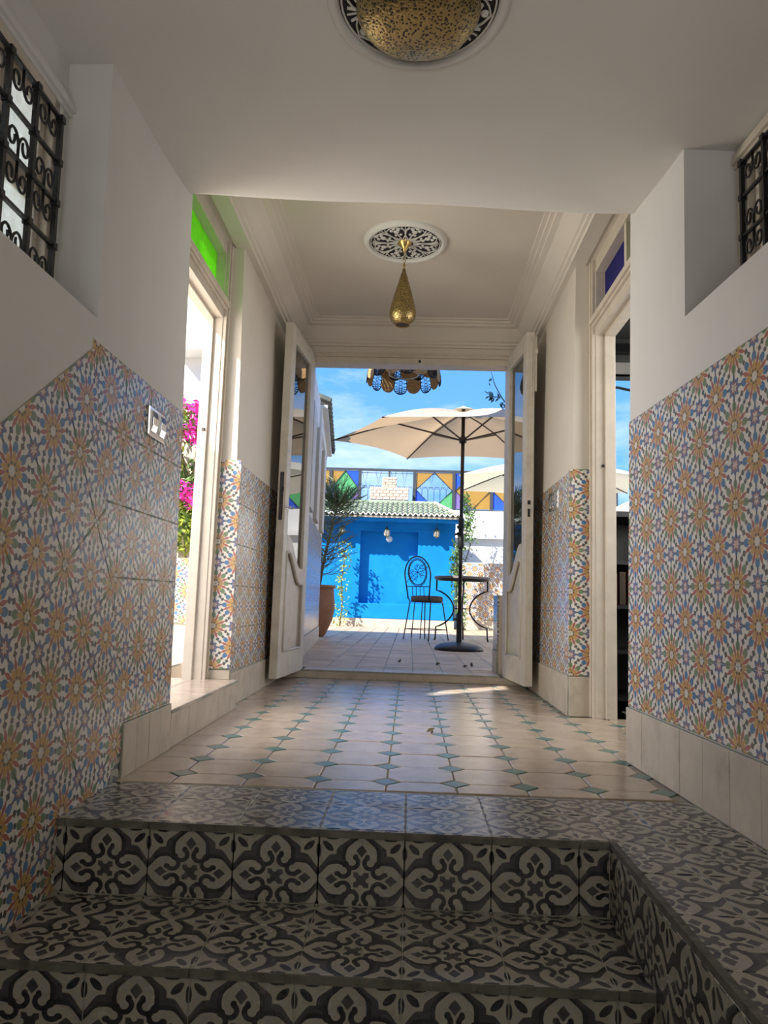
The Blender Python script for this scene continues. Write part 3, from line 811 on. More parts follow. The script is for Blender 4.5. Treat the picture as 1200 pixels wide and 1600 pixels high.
# ------------------------------------------------------------------ ceiling roses and brass lamps
def rose(name, label, cx, cy, z, r, n, ro):
    root = empty(name, (cx, cy, z)); tag(root, label, 'ceiling rose')
    MB().lathe([(r, -.004), (r*1.02, -.020), (r*1.07, -.024), (r*1.14, -.014), (r*1.17, .001)], n=64, cap=False).build('plaster_ring', PLC, root, smooth=True)
    MB().lathe([(0.001, -.006), (r*1.01, -.006)], n=48, cap=False).build('backing_disc', DARK, root)
    mb = MB(); z_ = -.011
    def ln(pts, w_): mb.tube([(p[0], p[1], z_) for p in pts], w_, 5, flat=.6)
    for k in range(n):
        a0 = 2*math.pi*k/n+ro
        ca, sa = math.cos(a0), math.sin(a0)
        def P_(u, v): return (u*ca-v*sa, u*sa+v*ca)
        w0 = .36*8/n
        # petal loop
        lo_ = [P_(r*(.22+.74*math.sin(t*math.pi/2)**1.2 if False else .22+.72*t), r*w0*math.sin(math.pi*min(1, t*1.0))**.8*(.35+.75*t)) for t in np.linspace(0, 1, 12)]
        l2 = [P_(r*(.22+.72*t), -r*w0*math.sin(math.pi*min(1, t))**.8*(.35+.75*t)) for t in np.linspace(0, 1, 12)]
        ln(lo_, r*.020); ln(l2, r*.020)
        # trefoil inside
        for du, dv, rr in ((.66, 0, .085), (.76, .10, .055), (.76, -.10, .055), (.86, 0, .06), (.50, .07, .045), (.50, -.07, .045)):
            c_ = P_(r*du, r*dv*w0/.36)
            mb.lathe([(r*rr, -.004), (r*rr*.7, -.009)], c=(c_[0], c_[1], -.004), n=8)
        ln([P_(r*.28, 0), P_(r*.7, 0)], r*.022)
        # small fork between petals, near the rim
        a1 = a0+math.pi/n; ca, sa = math.cos(a1), math.sin(a1)
        for dv in (-.07, .07):
            ln([P_(r*.62, 0), P_(r*.76, dv*r*.6), P_(r*.90, dv*r*1.5)], r*.024)
        ln([P_(r*.24, 0), P_(r*.93, 0)], r*.016)
    mb.tube([(r*.97*math.cos(a), r*.97*math.sin(a), z_) for a in np.linspace(0, 2*math.pi, 49)[:-1]], r*.014, 5, closed=True)
    mb.tube([(r*.24*math.cos(a), r*.24*math.sin(a), z_) for a in np.linspace(0, 2*math.pi, 25)[:-1]], r*.022, 5, closed=True)
    mb.build('fretwork', FRET, root, label='white carved fretwork')
    return root
rose('ceiling_rose', 'large black and white fretwork ceiling rose around the brass dome lamp', -.018, 1.592, 1.944, .190, 8, .2)
L1 = empty('dome_lamp', (-.018, 1.575, 1.930)); tag(L1, 'flat pierced brass dome lamp on the near ceiling', 'ceiling lamp')
pr = [(.118, .008), (.136, -.004), (.146, -.022), (.146, -.034), (.136, -.052), (.115, -.068), (.085, -.080), (.045, -.087), (.001, -.089)]
MB().lathe(pr, n=64, cap=False).build('brass_shade', BRASSP, L1, smooth=True)
MB().lathe([(.05, .012), (.05, -.01)], n=24).build('ceiling_mount', BRASS, L1, smooth=False)
rose('ceiling_rose', 'smaller black and white fretwork ceiling rose above the brass teardrop pendant', -.075, 3.71, ZF, .19, 8, .4)
L2 = empty('pendant_lamp', (-.078, 3.70, ZF)); tag(L2, 'pierced brass teardrop pendant lamp hanging in the far passage', 'pendant lamp')
MB().lathe([(.001, -.006), (.040, -.006), (.038, -.016), (.022, -.034), (.010, -.050), (.006, -.07), (.001, -.07)], n=24, cap=False).build('ceiling_cap', BRASS, L2, smooth=True)
mb = MB()
for k in range(4):
    z0 = -.070-.017*k; ax = k % 2
    mb.tube([(.006*math.cos(a)*(1-ax), .006*math.cos(a)*ax, z0-.010+.011*math.sin(a)) for a in np.linspace(0, 2*math.pi, 11)[:-1]], .0017, 5, closed=True)
mb.build('chain', BRASS, L2, smooth=True)
MB().lathe([(.001, -.128), (.006, -.130), (.006, -.158), (.001, -.16)], n=12).build('stem', BRASS, L2, smooth=True)
MB().lathe([(.005, -.152), (.010, -.172), (.020, -.205), (.034, -.255), (.050, -.310), (.063, -.360), (.0695, -.395), (.069, -.415), (.062, -.440), (.050, -.456), (.040, -.464)], n=48, cap=False).build('brass_shade', BRASSD, L2, smooth=True)
MB().lathe([(.041, -.462), (.038, -.468), (.034, -.462)], n=32, cap=False).build('rim_ring', BRASS, L2, smooth=True)
MB().lathe([(.001, -.463), (.038, -.463)], n=32, cap=False).build('pierced_base', plain('pierced_base_dark', (.05, .035, .04), .5, .3, var=.6, scale=150), L2)

# ------------------------------------------------------------------ switches
def switch_plate(name, label, M_, w_, h_, n):
    root = empty(name, M=M_); tag(root, label, 'light switch')
    MB().box((0, 0, 0), (w_*n, h_, .008)).build('wall_plate', CHROME, root, bevel=.004)
    for k in range(n):
        pr_ = [(h_*.12, .006), (h_*.88, .006), (h_*.84, .013), (h_*.62, .017), (h_*.38, .016), (h_*.16, .010)]
        MB().prism(pr_, w_*(k+.2), w_*(k+.8), M=frame((0, 0, 0), (0, 1, 0), (0, 0, 1))).build('rocker', CHROME, root, bevel=.001)
    return root
switch_plate('light_switch', 'chrome double light switch on the near left tiles', FL @ Matrix.Translation((2.185, 1.005, -.002)), .075, .095, 2)
switch_plate('light_switch', 'chrome triple light switch on the far right tiles', FIR @ Matrix.Translation((.73, 1.055, -.002)), .062, .105, 3)

# ------------------------------------------------------------------ house mass, side room, courtyard
HS = MB().box((-1.06, -2.6, 2.56), (4.2, 5.08, 4.70)).build('wall_upper', WHITEW); struct(HS, 'upper storey of the white house over the passage', 'wall')
o = MB().box((-1.1, -1.55, -1.3), (1.1, -1.4, 2.56)).build('wall_light_block', PL); struct(o, 'unseen plaster wall added behind the viewer to keep sky light off the stairs', 'wall')  # closes the open rear so less sky light reaches the risers
mb = MB().box((1.02, 5.15, -.1), (1.28, 5.30, 2.56)).box((2.3, 5.15, -.1), (4.2, 5.30, 2.56)).box((1.28, 5.15, 2.18), (2.3, 5.30, 2.56)).box((4.0, 1.4, -.1), (4.15, 5.2, 2.56)).box((1.0, 1.3, -.1), (4.15, 1.45, 2.56))
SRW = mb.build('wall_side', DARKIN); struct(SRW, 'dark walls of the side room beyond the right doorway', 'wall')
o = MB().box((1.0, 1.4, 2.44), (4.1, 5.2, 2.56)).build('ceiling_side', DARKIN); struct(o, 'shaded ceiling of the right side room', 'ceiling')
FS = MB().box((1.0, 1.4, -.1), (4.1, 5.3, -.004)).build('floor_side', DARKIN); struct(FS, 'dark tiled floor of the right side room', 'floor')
panel(FS, [(1.10, 2.7), (1.9, 2.7), (1.9, 3.9), (1.10, 3.9)], (1.1, 2.7), .2, CEM, z0=-.012)
MB().box((1.26, 5.13, 2.18), (2.32, 5.20, 2.26)).box((1.24, 5.13, 0), (1.285, 5.20, 2.26)).build('opening_trim', WHITEW, SRW)
MB().box((1.1, 5.02, 2.30), (2.6, 5.08, 2.36)).build('curtain_rail', BLACKW, SRW)
CB = empty('black_cabinet', (1.05, 4.05, 0)); tag(CB, 'tall black cabinet with red books seen through the right doorway', 'cabinet')
MB().box((0, 0, .0), (.04, .45, 1.02)).build('side_panel', BLACKW, CB); MB().box((.66, 0, 0), (.70, .45, 1.02)).build('side_panel', BLACKW, CB)
MB().box((.04, .41, 0), (.66, .45, 1.02)).build('back_panel', BLACKW, CB); MB().box((-.01, -.01, 1.02), (.71, .46, 1.05)).build('cabinet_top', BLACKW, CB)
for z in (.03, .28, .52, .76): MB().box((.04, .02, z), (.66, .41, z+.02)).build('shelf', BLACKW, CB)
RB = plain('dark_red_cover', (.07, .012, .01), .6); OB = plain('brown_cover', (.04, .022, .01), .6)
for k, (m_, nm) in enumerate(((RB, 'dark red'), (OB, 'brown'), (RB, 'dark red'), (OB, 'brown'), (RB, 'dark red'), (OB, 'brown'))):
    o = MB().box((0, 0, 0), (.035, .20, .17+.01*(k % 3))).build('book', m_, bevel=.003); o.location = (1.10+.045*k+.2*(k > 2), 4.09, .541 if k < 3 else .781)
    tag(o, nm+' book, '+('left', 'middle', 'right')[k % 3]+' of three on the '+('middle' if k < 3 else 'upper')+' shelf of the black cabinet', 'book', 'books in the black cabinet')

# left courtyard
CF_ = MB().box((-5.0, -2.5, -.1), (-1.30, 6.9, .118)).build('floor_courtyard', BEIGEW); struct(CF_, 'courtyard ground outside the left doorway', 'floor')
panel(CF_, [(-1.9, 3.3), (-1.302, 3.3), (-1.302, 5.6), (-1.9, 5.6)], (-1.3, 2.55), .2, OCTA, z0=.118)
o = MB().box((-3.4, -2.6, 0), (-3.15, 2.15, 3.68)).box((-3.4, -2.6, 3.66), (-3.15, 1.0, 5.2)).build('wall_sun_block', WHITEW); struct(o, 'unseen white wall added opposite the left doorway to block low sun', 'wall')  # added out of view; its stepped top trims the sun entering the doorway
o = MB().box((-4.5, 6.9, 0), (-1.10, 7.05, 2.35)).box((-4.5, 6.86, 2.35), (-1.06, 7.10, 2.42)).build('wall_garden', BEIGEW); struct(o, 'low beige garden wall behind the bougainvillea', 'wall')
o = MB().box((-6.5, 7.6, 0), (-1.85, 7.9, 4.0)).box((-2.55, 7.3, 3.05), (-2.2, 7.6, 3.25)).build('wall_neighbour', WHITEW); struct(o, 'bright white neighbouring wall beyond the garden', 'wall')
BN = MB().box((-3.2, 5.62, .118), (-1.25, 6.2, .80)).build('planter_wall', BEIGEW); tag(BN, 'low tiled planter wall under the bougainvillea', 'planter')
panel(BN, [(-2.6, .30), (-1.25, .30), (-1.25, .80), (-2.6, .80)], (-1.95, .30), .25, ROS, M=frame((0, 5.62, 0), (1, 0, 0), (0, 0, 1)))

def leafquads(mb, c, rad, n, size, squash=(1, 1, 1), rnd=random):
    for _ in range(n):
        v = Vector((rnd.gauss(0, 1), rnd.gauss(0, 1), rnd.gauss(0, 1))).normalized()*rnd.random()**.45
        p = Vector(c)+Vector((v.x*rad*squash[0], v.y*rad*squash[1], v.z*rad*squash[2]))
        a = Vector((rnd.uniform(-1, 1), rnd.uniform(-1, 1), rnd.uniform(-1, 1))).normalized(); b_ = a.orthogonal().normalized()
        s = size*rnd.uniform(.6, 1.25)
        mb.add([p-a*s, p+b_*s*.42+a*s*.1, p+a*s, p-b_*s*.42+a*s*.1], [(0, 1, 2, 3)])
BG = empty('bougainvillea', (-1.85, 6.52, .118)); BGo = BG; tag(BG, 'magenta flowering bougainvillea outside the left doorway', 'shrub')
mb = MB()
for k in range(5): mb.tube([(random.uniform(-.1, .1), 0, 0), (random.uniform(-.25, .25), -.02, .9), (random.uniform(-.45, .45), -.05, 1.9)], [.018, .012, .005], 5)
mb.build('stem', BARK, BG, smooth=True)
mg = MB(); my = MB(); mp_ = MB()
for k in range(56):
    c = (random.uniform(-.6, .6), random.uniform(-.12, .14), random.uniform(.84, 2.08))
    leafquads(mg if k % 3 == 0 else my, c, .17, 110, .034)
for c in ((-.1, -.1, 2.06), (.12, -.1, 2.0), (-.3, -.1, 2.1), (-.05, -.15, 1.90), (.3, -.1, 1.7), (.0, -.14, 1.76), (-.15, -.14, 1.84), (.05, -.15, 1.12), (-.06, -.13, 1.24), (.15, -.13, 1.18), (-.15, -.13, 1.30), (-.35, -.1, 1.4), (.4, -.1, 2.1), (.45, -.1, 1.1)):
    leafquads(mp_, c, .12, 90, .03)
mg.build('foliage', LEAFG, BG, kind='stuff'); my.build('foliage', LEAFY, BG, kind='stuff', label='yellow-green foliage'); mp_.build('blossom', PINK, BG, kind='stuff', label='magenta blossom')

# ------------------------------------------------------------------ patio
ZP = .055
PF = MB().box((-1.9, 5.10, -.2), (4.5, 14.8, ZP-.012)).box((-7, 14.8, -.2), (12, 40, -.15)).build('floor_patio', GROUT); struct(PF, 'patio floor of worn pale square tiles', 'floor')
near = panel(PF, [(-.90, 5.12), (.95, 5.12), (1.15, 8.1), (-1.1, 8.1)], (.035, 5.12), .2, PATIO, z0=ZP-.012, gap=.008, name='patio_tile', jit=.0012)
mb = MB()
gx = .035; y = 5.12
for j in range(48):
    for i in range(-10, 23):
        x0 = gx+.2*i; y0 = 5.12+.2*j
        if -1.15 < x0 < 1.15 and y0 < 8.1-.05: continue
        if y0 > 14.5 or x0 < -1.9 or x0 > 4.2: continue
        mb.add([(x0+.004, y0+.004, ZP), (x0+.196, y0+.004, ZP), (x0+.196, y0+.196, ZP), (x0+.004, y0+.196, ZP)], [(0, 1, 2, 3)])
mb.build('far_patio_tiles', PATIO, PF, kind='stuff')

# left patio wall (skewed) with tile dado and eave
A0 = Vector((-.785, 5.10, 0)); A1 = Vector((-1.035, 8.50, 0)); e = (A1-A0)
FW = frame(A0, e, (0, 0, 1)); LW = e.length
mb = MB().box((0, 0, -.14), (LW, 2.15, -.005)).prism([(1.9, 2.15), (LW, 2.15), (LW, 2.19), (1.9, 2.375)], -.14, .02).box((0, 2.15, -.14), (1.9, 2.44, .0))
PWL = mb.build('wall_patio_left', WHITEW, M=FW); struct(PWL, 'white wall on the left of the patio with tiled dado', 'wall')
panel(PWL, [(0, .215), (LW, .215), (LW, 1.23), (0, 1.23)], (0, .215), .203, ROS, z0=-.014)
panel(PWL, [(0, ZP), (LW, ZP), (LW, .212), (0, .212)], (0, ZP), (.15, .157), CREAM, z0=-.014, thick=.02, name='base_tile')
for s in (.62, 1.55, 2.62): MB().box((s, 1.24, -.02), (s+.42, 2.10, .03)).build('shutter_board', PAINTW, PWL, bevel=.004)
EV = empty('tiled_eave', M=Matrix.Translation((1.9, 2.385, 0)) @ Matrix.Rotation(math.atan2(-.185, LW-1.9), 4, 'Z') @ Matrix.Translation((-1.9, 0, 0))); EV.parent = PWL; EV['label'] = 'dark weathered tiled eave'
MB().box((1.9, -.01, -.14), (LW+.03, .02, .07)).build('eave_board', WHITEW, EV)
for k in range(14):
    s = 1.95+k*.118
    pts = [(.058*math.cos(a), .058*math.sin(a)) for a in np.linspace(0, math.pi, 7)]
    pts2 = pts+[(p[0]*.8, p[1]*.8) for p in pts[::-1]]
    mb = MB()
    Mk = Matrix.Translation((s, .075, -.12)) @ Matrix.Rotation(R(16), 4, 'X')
    m_ = len(pts)
    vs = [Mk @ Vector((p[0], p[1]+.06, .0)) for p in pts2]+[Mk @ Vector((p[0]*1.05, p[1]+.04, .21)) for p in pts2]
    n2 = len(pts2); mb.add(vs, [tuple(range(n2))[::-1], tuple(range(n2, 2*n2))]+[(i, (i+1) % n2, (i+1) % n2+n2, i+n2) for i in range(n2)])
    mb.build('roof_tile', ROOFD, EV)

# low tiled wall right of the door
LW2 = MB().box((.615, 5.12, ZP), (.80, 5.36, .585)).build('low_wall', BEIGEW); tag(LW2, 'low tiled wall just outside the right door leaf', 'wall')
FLW = frame((.615, 5.36, 0), (0, -1, 0), (0, 0, 1))
panel(LW2, [(0, .21), (.24, .21), (.24, .585), (0, .585)], (0, .21), .2, ROS, M=FLW)
panel(LW2, [(0, ZP), (.24, ZP), (.24, .207), (0, .207)], (0, ZP), (.12, .152), CREAM, M=FLW, name='base_tile', thick=.016)

# ------------------------------------------------------------------ blue pavilion
YB = 13.4
BH = empty('wall_blue', (0, YB, 0)); struct(BH, 'bright blue pavilion wall with recessed panel at the end of the patio', 'wall')
nx0, nx1, nz0, nz1 = -.93, .125, .47, 1.79
mb = MB().box((-3.6, 0, 0), (nx0, .9, 1.97)).box((nx1, 0, 0), (.80, .9, 1.97)).box((nx0, 0, nz1), (nx1, .9, 1.97)).box((nx0, 0, 0), (nx1, .9, nz0)).box((nx0, .15, nz0), (nx1, .9, nz1))
mb.build('wall_body', BLUEW, BH)
MB().box((-3.6, -.10, .20), (.78, 0, nz0)).build('wall_ledge', BLUEW, BH, bevel=.01)
MB().box((-3.6, -.33, 1.95), (.86, .0, 2.02)).box((-3.6, -.05, 1.84), (.80, 0, 1.95)).build('eave_soffit', BLUEW, BH)
panel(BH, [(-3.0, ZP), (.80, ZP), (.80, .20), (-3.0, .20)], (0, ZP), (.2, .145), CREAM, M=frame((0, -.11, 0), (1, 0, 0), (0, 0, 1)), name='base_tile')
# roof
RF = empty('tiled_roof', (0, YB-.36, 2.03)); tag(RF, 'green glazed barrel tile roof above the blue wall', 'roof')
slope = math.atan2(.34, .85); hip = .40
MB().prism([(-3.6, -.02), (.86, -.02), (.43, .90), (-3.6, .90)], -.03, .0, M=Matrix.Rotation(slope, 4, 'X')).build('roof_deck', MORTAR, RF)
sp_ = .094; rows_ = 5; rl = .19
tm = MB()
pts = [(.036*math.cos(a), .036*math.sin(a)) for a in np.linspace(0, math.pi, 6)]
pts2 = pts+[(p[0]*.75, p[1]*.7) for p in pts[::-1]]; n2 = len(pts2)
vs = [(p[0]*1.18, 0, p[1]*1.15+.010) for p in pts2]+[(p[0]*.9, rl*1.08, p[1]*.9) for p in pts2]
tm.add(vs, [tuple(range(n2)), tuple(range(n2, 2*n2))[::-1]]+[(i+n2, (i+1) % n2+n2, (i+1) % n2, i) for i in range(n2)])
first = None
for j in range(rows_):
    for i in range(46):
        x = .82-sp_*i
        if x < -3.2: break
        ylen = j*rl*.97
        if x > .86-.43*(ylen/.90)-.03: continue
        Mk = Matrix.Rotation(slope, 4, 'X') @ Matrix.Translation((x, ylen-.03, .004)) @ Matrix.Rotation(random.uniform(-.03, .03), 4, 'Z')
        if first is None: first = tm.build('roof_tile', ROOFT, RF, M=Mk)
        else:
            c = first.copy(); COL.objects.link(c); c.matrix_local = Mk
mb = MB()
for i in range(24):
    Mk = Matrix.Rotation(slope, 4, 'X') @ Matrix.Translation((.82-sp_*i-sp_/2, 0, 0))
ed = []
for i in range(0, 240):
    x = .86-i*.018; 
    if x < -3.2: break
    ed.append((x, -.050, .030+.022*math.cos((x-.82)/sp_*2*math.pi)))
MB().tube(ed, .008, 4).build('scalloped_edge', WHITEW, RF, label='white scalloped eave edge')
zr = .90*math.sin(slope); yr = .90*math.cos(slope)
for i in range(19):
    MB().tube([(.40-.2*i, yr, zr+.02), (.20-.2*i, yr, zr+.02)], .038, 8).build('ridge_tile', ROOFT, RF)
MB().tube([(.86, -.02, .03), (.42, yr, zr+.03)], .035, 8).build('hip_cap', MORTAR, RF, label='pale mortar hip cap')

# chimney
CH = empty('brick_chimney', (0, 14.35, 2.3)); tag(CH, 'stepped pale brick chimney behind the green tiled roof', 'chimney')
mb = MB().box((-.84, .0, 0), (-.08, .3, .445)).box((-.60, .02, .44), (-.32, .26, .655)); mb.build('mortar_core', MORTAR, CH)
def bricks(x0, x1, z0, z1, y, rows):
    hh = (z1-z0)/rows
    for r_ in range(rows):
        x = x0-(.06 if r_ % 2 else 0)
        while x < x1-.01:
            a = max(x, x0); b_ = min(x+.125, x1)
            if b_-a > .02: MB().box((a+.006, y-.014, z0+r_*hh+.006), (b_-.006, y+.02, z0+(r_+1)*hh-.006)).build('brick', BRICK, CH)
            x += .13
bricks(-.84, -.08, .20, .445, 0, 4); bricks(-.60, -.32, .45, .655, .02, 4)

# stained panel railing on the far wall
YF = 14.7; ks = YF/16
def fx(px): return (-1.14+(px-565)*.01407)*ks
FZ0, FZ1 = 2.39, 3.14
RL = empty('terrace_railing', (0, YF, 0)); tag(RL, 'iron terrace railing with coloured diamond glass panels above the patio', 'railing')
posts = [fx(p) for p in (430, 517, 563, 648.5, 710, 768.5, 832, 895, 960)]
for p in posts: MB().box((p-.030, -.03, FZ0-.02), (p+.030, .03, FZ1)).build('post', IRONG, RL)
MB().box((posts[0], -.025, FZ1-.01), (posts[-1], .025, FZ1+.035)).build('top_rail', IRONG, RL)
MB().box((posts[0], -.02, FZ0-.03), (posts[-1], .02, FZ0)).build('bottom_rail', IRONG, RL)
def tri(pts, mat, nm, lab): MB().prism(pts, -.004, .004, M=frame((0, 0, 0), (1, 0, 0), (0, 0, 1))).build(nm, mat, RL, label=lab)
def scrollwork(x0, x1, z0, z1, nbar=6):
    mb = MB(); n_ = nbar; wd = (x1-x0)/n_
    zc = z0+(z1-z0)*.55
    for i in range(n_+1):
        x = x0+wd*i; mb.tube([(x, .012, z0), (x, .012, zc)], .005, 4)
    for i in range(n_):
        xm = x0+wd*(i+.5)
        for s in (-1, 1):
            mb.tube([(xm+s*(wd*.22-wd*.20*math.cos(a)*(1-a/9)), .012, zc+wd*.1+wd*.26*math.sin(a)*(1-a/9)) for a in np.linspace(0, 5.5, 12)], .0045, 4)
        if i % 2 == 0: mb.tube([(xm-wd*.4, .012, z1), (xm, .012, zc+wd*.5), (xm+wd*.4, .012, z1)], .0045, 4)
    mb.tube([(x0, .012, z1-.03), (x1, .012, z1-.03)], .005, 4)
    mb.build('ironwork', IRONG, RL, label='thin scrolled ironwork')
def diamond(x0, x1, tl, tr, bl_, br, dm):
    a, b_ = x0+.032, x1-.032; zm = (FZ0+FZ1)/2; xm = (a+b_)/2; z0, z1 = FZ0+.01, FZ1-.02
    if tl: tri([(a, z1), (a, zm), (xm, z1)], tl[0], 'glass_panel', tl[1])
    if tr: tri([(b_, z1), (xm, z1), (b_, zm)], tr[0], 'glass_panel', tr[1])
    if bl_: tri([(a, z0), (xm, z0), (a, zm)], bl_[0], 'glass_panel', bl_[1])
    if br: tri([(b_, z0), (b_, zm), (xm, z0)], br[0], 'glass_panel', br[1])
    if dm: tri([(xm, z0), (b_, zm), (xm, z1), (a, zm)], dm[0], 'glass_panel', dm[1])
    MB().tube([(xm, -.01, z0), (b_, -.01, zm), (xm, -.01, z1), (a, -.01, zm)], .014, 4, closed=True).build('diamond_bar', IRONG, RL)
AM = (P_AMB, 'amber glass panel'); BL_ = (P_BLU, 'royal blue glass panel'); GR_ = (P_GRN, 'green glass panel'); PU_ = (P_PUR, 'purple glass panel'); CL_ = (P_CLR, 'clear glass panel')
diamond(posts[0], posts[1], BL_, AM, GR_, PU_, AM)
diamond(posts[1], posts[2], AM, BL_, PU_, PU_, GR_)
scrollwork(posts[2]+.03, fx(608), FZ0, FZ1-.02, 4); scrollwork(fx(611), posts[3]-.03, FZ0, FZ1-.02, 4)
MB().box((fx(609)-.018, -.02, FZ0), (fx(609)+.018, .02, FZ1)).build('post', IRONG, RL)
diamond(posts[3], posts[4], AM, AM, BL_, GR_, CL_); scrollwork(posts[3]+.03, posts[4]-.03, FZ0, FZ1-.02, 6)
diamond(posts[4], posts[5], BL_, AM, PU_, AM, AM)
diamond(posts[5], posts[6], BL_, GR_, BL_, PU_, AM)
diamond(posts[6], posts[7], GR_, AM, PU_, BL_, GR_)
diamond(posts[7], posts[8], AM, BL_, GR_, PU_, CL_)
# far white wall with tiled dado
o = MB().box((-7, 14.62, 0), (8, 14.85, 2.36)).box((.6, 14.50, 1.80), (8, 14.62, 1.90)).build('wall_far', WHITEW); struct(o, 'white wall below the terrace railing', 'wall')
WT = MB().box((.86, 13.46, ZP), (4.5, 13.75, 1.262)).build('wall_bench', WHITEW); struct(WT, 'white boundary wall faced with colourful tiles', 'wall')
panel(WT, [(.86, .23), (3.4, .23), (3.4, 1.25), (.86, 1.25)], (.86, .23), .205, ROS, M=frame((0, 13.46, 0), (1, 0, 0), (0, 0, 1)))
panel(WT, [(.86, ZP), (3.4, ZP), (3.4, .227), (.86, .227)], (.86, ZP), (.2, .172), CREAM, M=frame((0, 13.46, 0), (1, 0, 0), (0, 0, 1)), name='base_tile', thick=.02)
o = MB().box((3.6, 5.2, ZP), (3.8, 14.1, 2.3)).build('wall_patio_right', WHITEW); struct(o, 'white wall on the right of the patio', 'wall')

# lanterns
def lantern(x, z, label):
    root = empty('wall_lantern', (x, YB-.16, z)); tag(root, label, 'lantern', 'lanterns under the blue eave')
    MB().tube([(0, 0, .26), (0, 0, .17)], .004, 5).lathe([(.008, .17), (.012, .155), (.03, .135), (.034, .12)], n=8).build('hook', IRONG, root)
    MB().lathe([(.036, .125), (.05, .105), (.052, .100)], n=6).build('lantern_cap', BRASS, root)
    MB().lathe([(.040, .10), (.048, .045), (.040, .0)], n=6, cap=False).build('glass_body', stained_l, root)
    mb = MB()
    for k in range(6):
        a = 2*math.pi*k/6; mb.tube([(.041*math.cos(a), .041*math.sin(a), .10), (.050*math.cos(a), .050*math.sin(a), .045), (.041*math.cos(a), .041*math.sin(a), 0)], .004, 4)
    mb.build('lantern_frame', FRET, root)
    MB().lathe([(.042, 0), (.036, -.012), (.012, -.020), (.005, -.03)], n=6).build('lantern_base', BRASS, root)
stained_l = stained('lantern_glass', (.55, .50, .38), .4)
def by(px, py): 
    v = (px-600)/F_PX*RT*1  # unused
lantern(-1.26, 1.70, 'small metal lantern left on the blue wall, behind the potted plant')
lantern(-.445, 1.69, 'small metal lantern in the middle of the blue wall')
lantern(.452, 1.70, 'small metal lantern right on the blue wall near the vine')
o = MB().lathe([(.001, 0), (.03, 0), (.03, .03), (.045, .05), (.058, .085), (.050, .12), (.025, .14), (.001, .145)], n=16, M=frame((-.40, YB-.0, 1.635), (1, 0, 0), (0, 0, 1)), cap=False).build('round_wall_lamp', MILK, smooth=True)
tag(o, 'round glass wall lamp beside the middle lantern', 'wall lamp')

# ------------------------------------------------------------------ parasols
def parasol(label, cx, cy, rad, rot, z_top, z_tip, z_run, mat, tilt=0.0):
    root = empty('parasol', (cx, cy, ZP)); tag(root, label, 'parasol', 'patio parasols')
    zt, ze, zr_ = z_top-ZP, z_tip-ZP, z_run-ZP
    MB().lathe([(.001, 0), (.245, 0), (.25, .012), (.235, .035), (.19, .060), (.10, .075), (.04, .082), (.001, .082)], n=40, cap=False).build('base', IRON, root, smooth=True)
    MB().lathe([(.028, .08), (.028, .36), (.024, .37), (.001, .37)], n=16).build('pole_sleeve', IRON, root)
    MB().tube([(0, 0, .08), (0, 0, zt-.01)], .019, 12).build('pole', IRON, root, smooth=True)
    MB().lathe([(.028, 1.02), (.034, 1.04), (.034, 1.12), (.026, 1.18), (.030, 1.24), (.030, 1.32), (.020, 1.34)], n=14).tube([(0, 0, 1.18), (-.07, -.01, 1.16)], .012, 8).tube([(-.03, 0, 1.22), (.02, 0, 1.26)], .03, 8).build('crank_housing', IRON, root, smooth=True)
    MB().tube([(-.02, 0, .30), (-.06, 0, .31)], .012, 6).build('clamp_knob', IRON, root)
    tips = [Vector((rad*math.cos(rot+k*math.pi/3), rad*math.sin(rot+k*math.pi/3), ze+tilt*rad*math.sin(rot+k*math.pi/3))) for k in range(6)]
    apex = Vector((0, 0, zt-.03))
    mb = MB(); n_ = 12; m_ = 10
    for k in range(6):
        a, b_ = tips[k], tips[(k+1) % 6]; vs = []
        for i in range(n_+1):
            t = i/n_
            for j in range(m_+1):
                s = j/m_; e_ = a.lerp(b_, s); q = 4*s*(1-s)
                e_ = Vector((e_.x*(1-.055*q), e_.y*(1-.055*q), e_.z+.02*q))
                p = apex.lerp(e_, t); p.z += .055*math.sin(math.pi*t)*(1-q)-.010*q*math.sin(math.pi*t)
                vs.append(p)
        fs = []
        for i in range(n_):
            for j in range(m_):
                o_ = i*(m_+1)+j; fs.append((o_, o_+1, o_+m_+2, o_+m_+1))
        mb.add(vs, fs)
    mb.build('canopy', mat, root, smooth=True)
    mb = MB()
    mb.lathe([(.16, zt-.035), (.10, zt-.012), (.05, zt+.004), (.02, zt+.02), (.001, zt+.03)], n=6, cap=False); mb.build('vent_cap', mat, root)
    for k in range(6):
        tip = tips[k]; mid = apex.lerp(tip, .5)+Vector((0, 0, .035))
        rb = MB().tube([apex+Vector((0, 0, -.02)), apex.lerp(tip, .25)+Vector((0, 0, .018)), mid, apex.lerp(tip, .75)+Vector((0, 0, .018)), tip+Vector((0, 0, -.005))], .0085, 5).build('rib', IRONR, root)
        MB().tube([(.03*math.cos(rot+k*math.pi/3), .03*math.sin(rot+k*math.pi/3), zr_), mid-Vector((0, 0, .01))], .0095, 5).build('strut', IRONR, rb)
    MB().lathe([(.022, zr_-.04), (.038, zr_-.03), (.042, zr_+.01), (.030, zr_+.03), (.022, zr_+.04)], n=14).build('runner', IRON, root, smooth=True)
    return root
IRONR = plain('brown_rib', (.045, .028, .022), .5)
parasol('large cream parasol on a black pole standing in the middle of the patio', .505, 7.50, 1.38, R(-5), 2.535, 2.185, 2.20, CANV, .04)
parasol('paler cream parasol further back at the right of the patio', 1.93, 10.55, 1.45, R(24.6), 2.62, 2.26, 2.25, CANW)

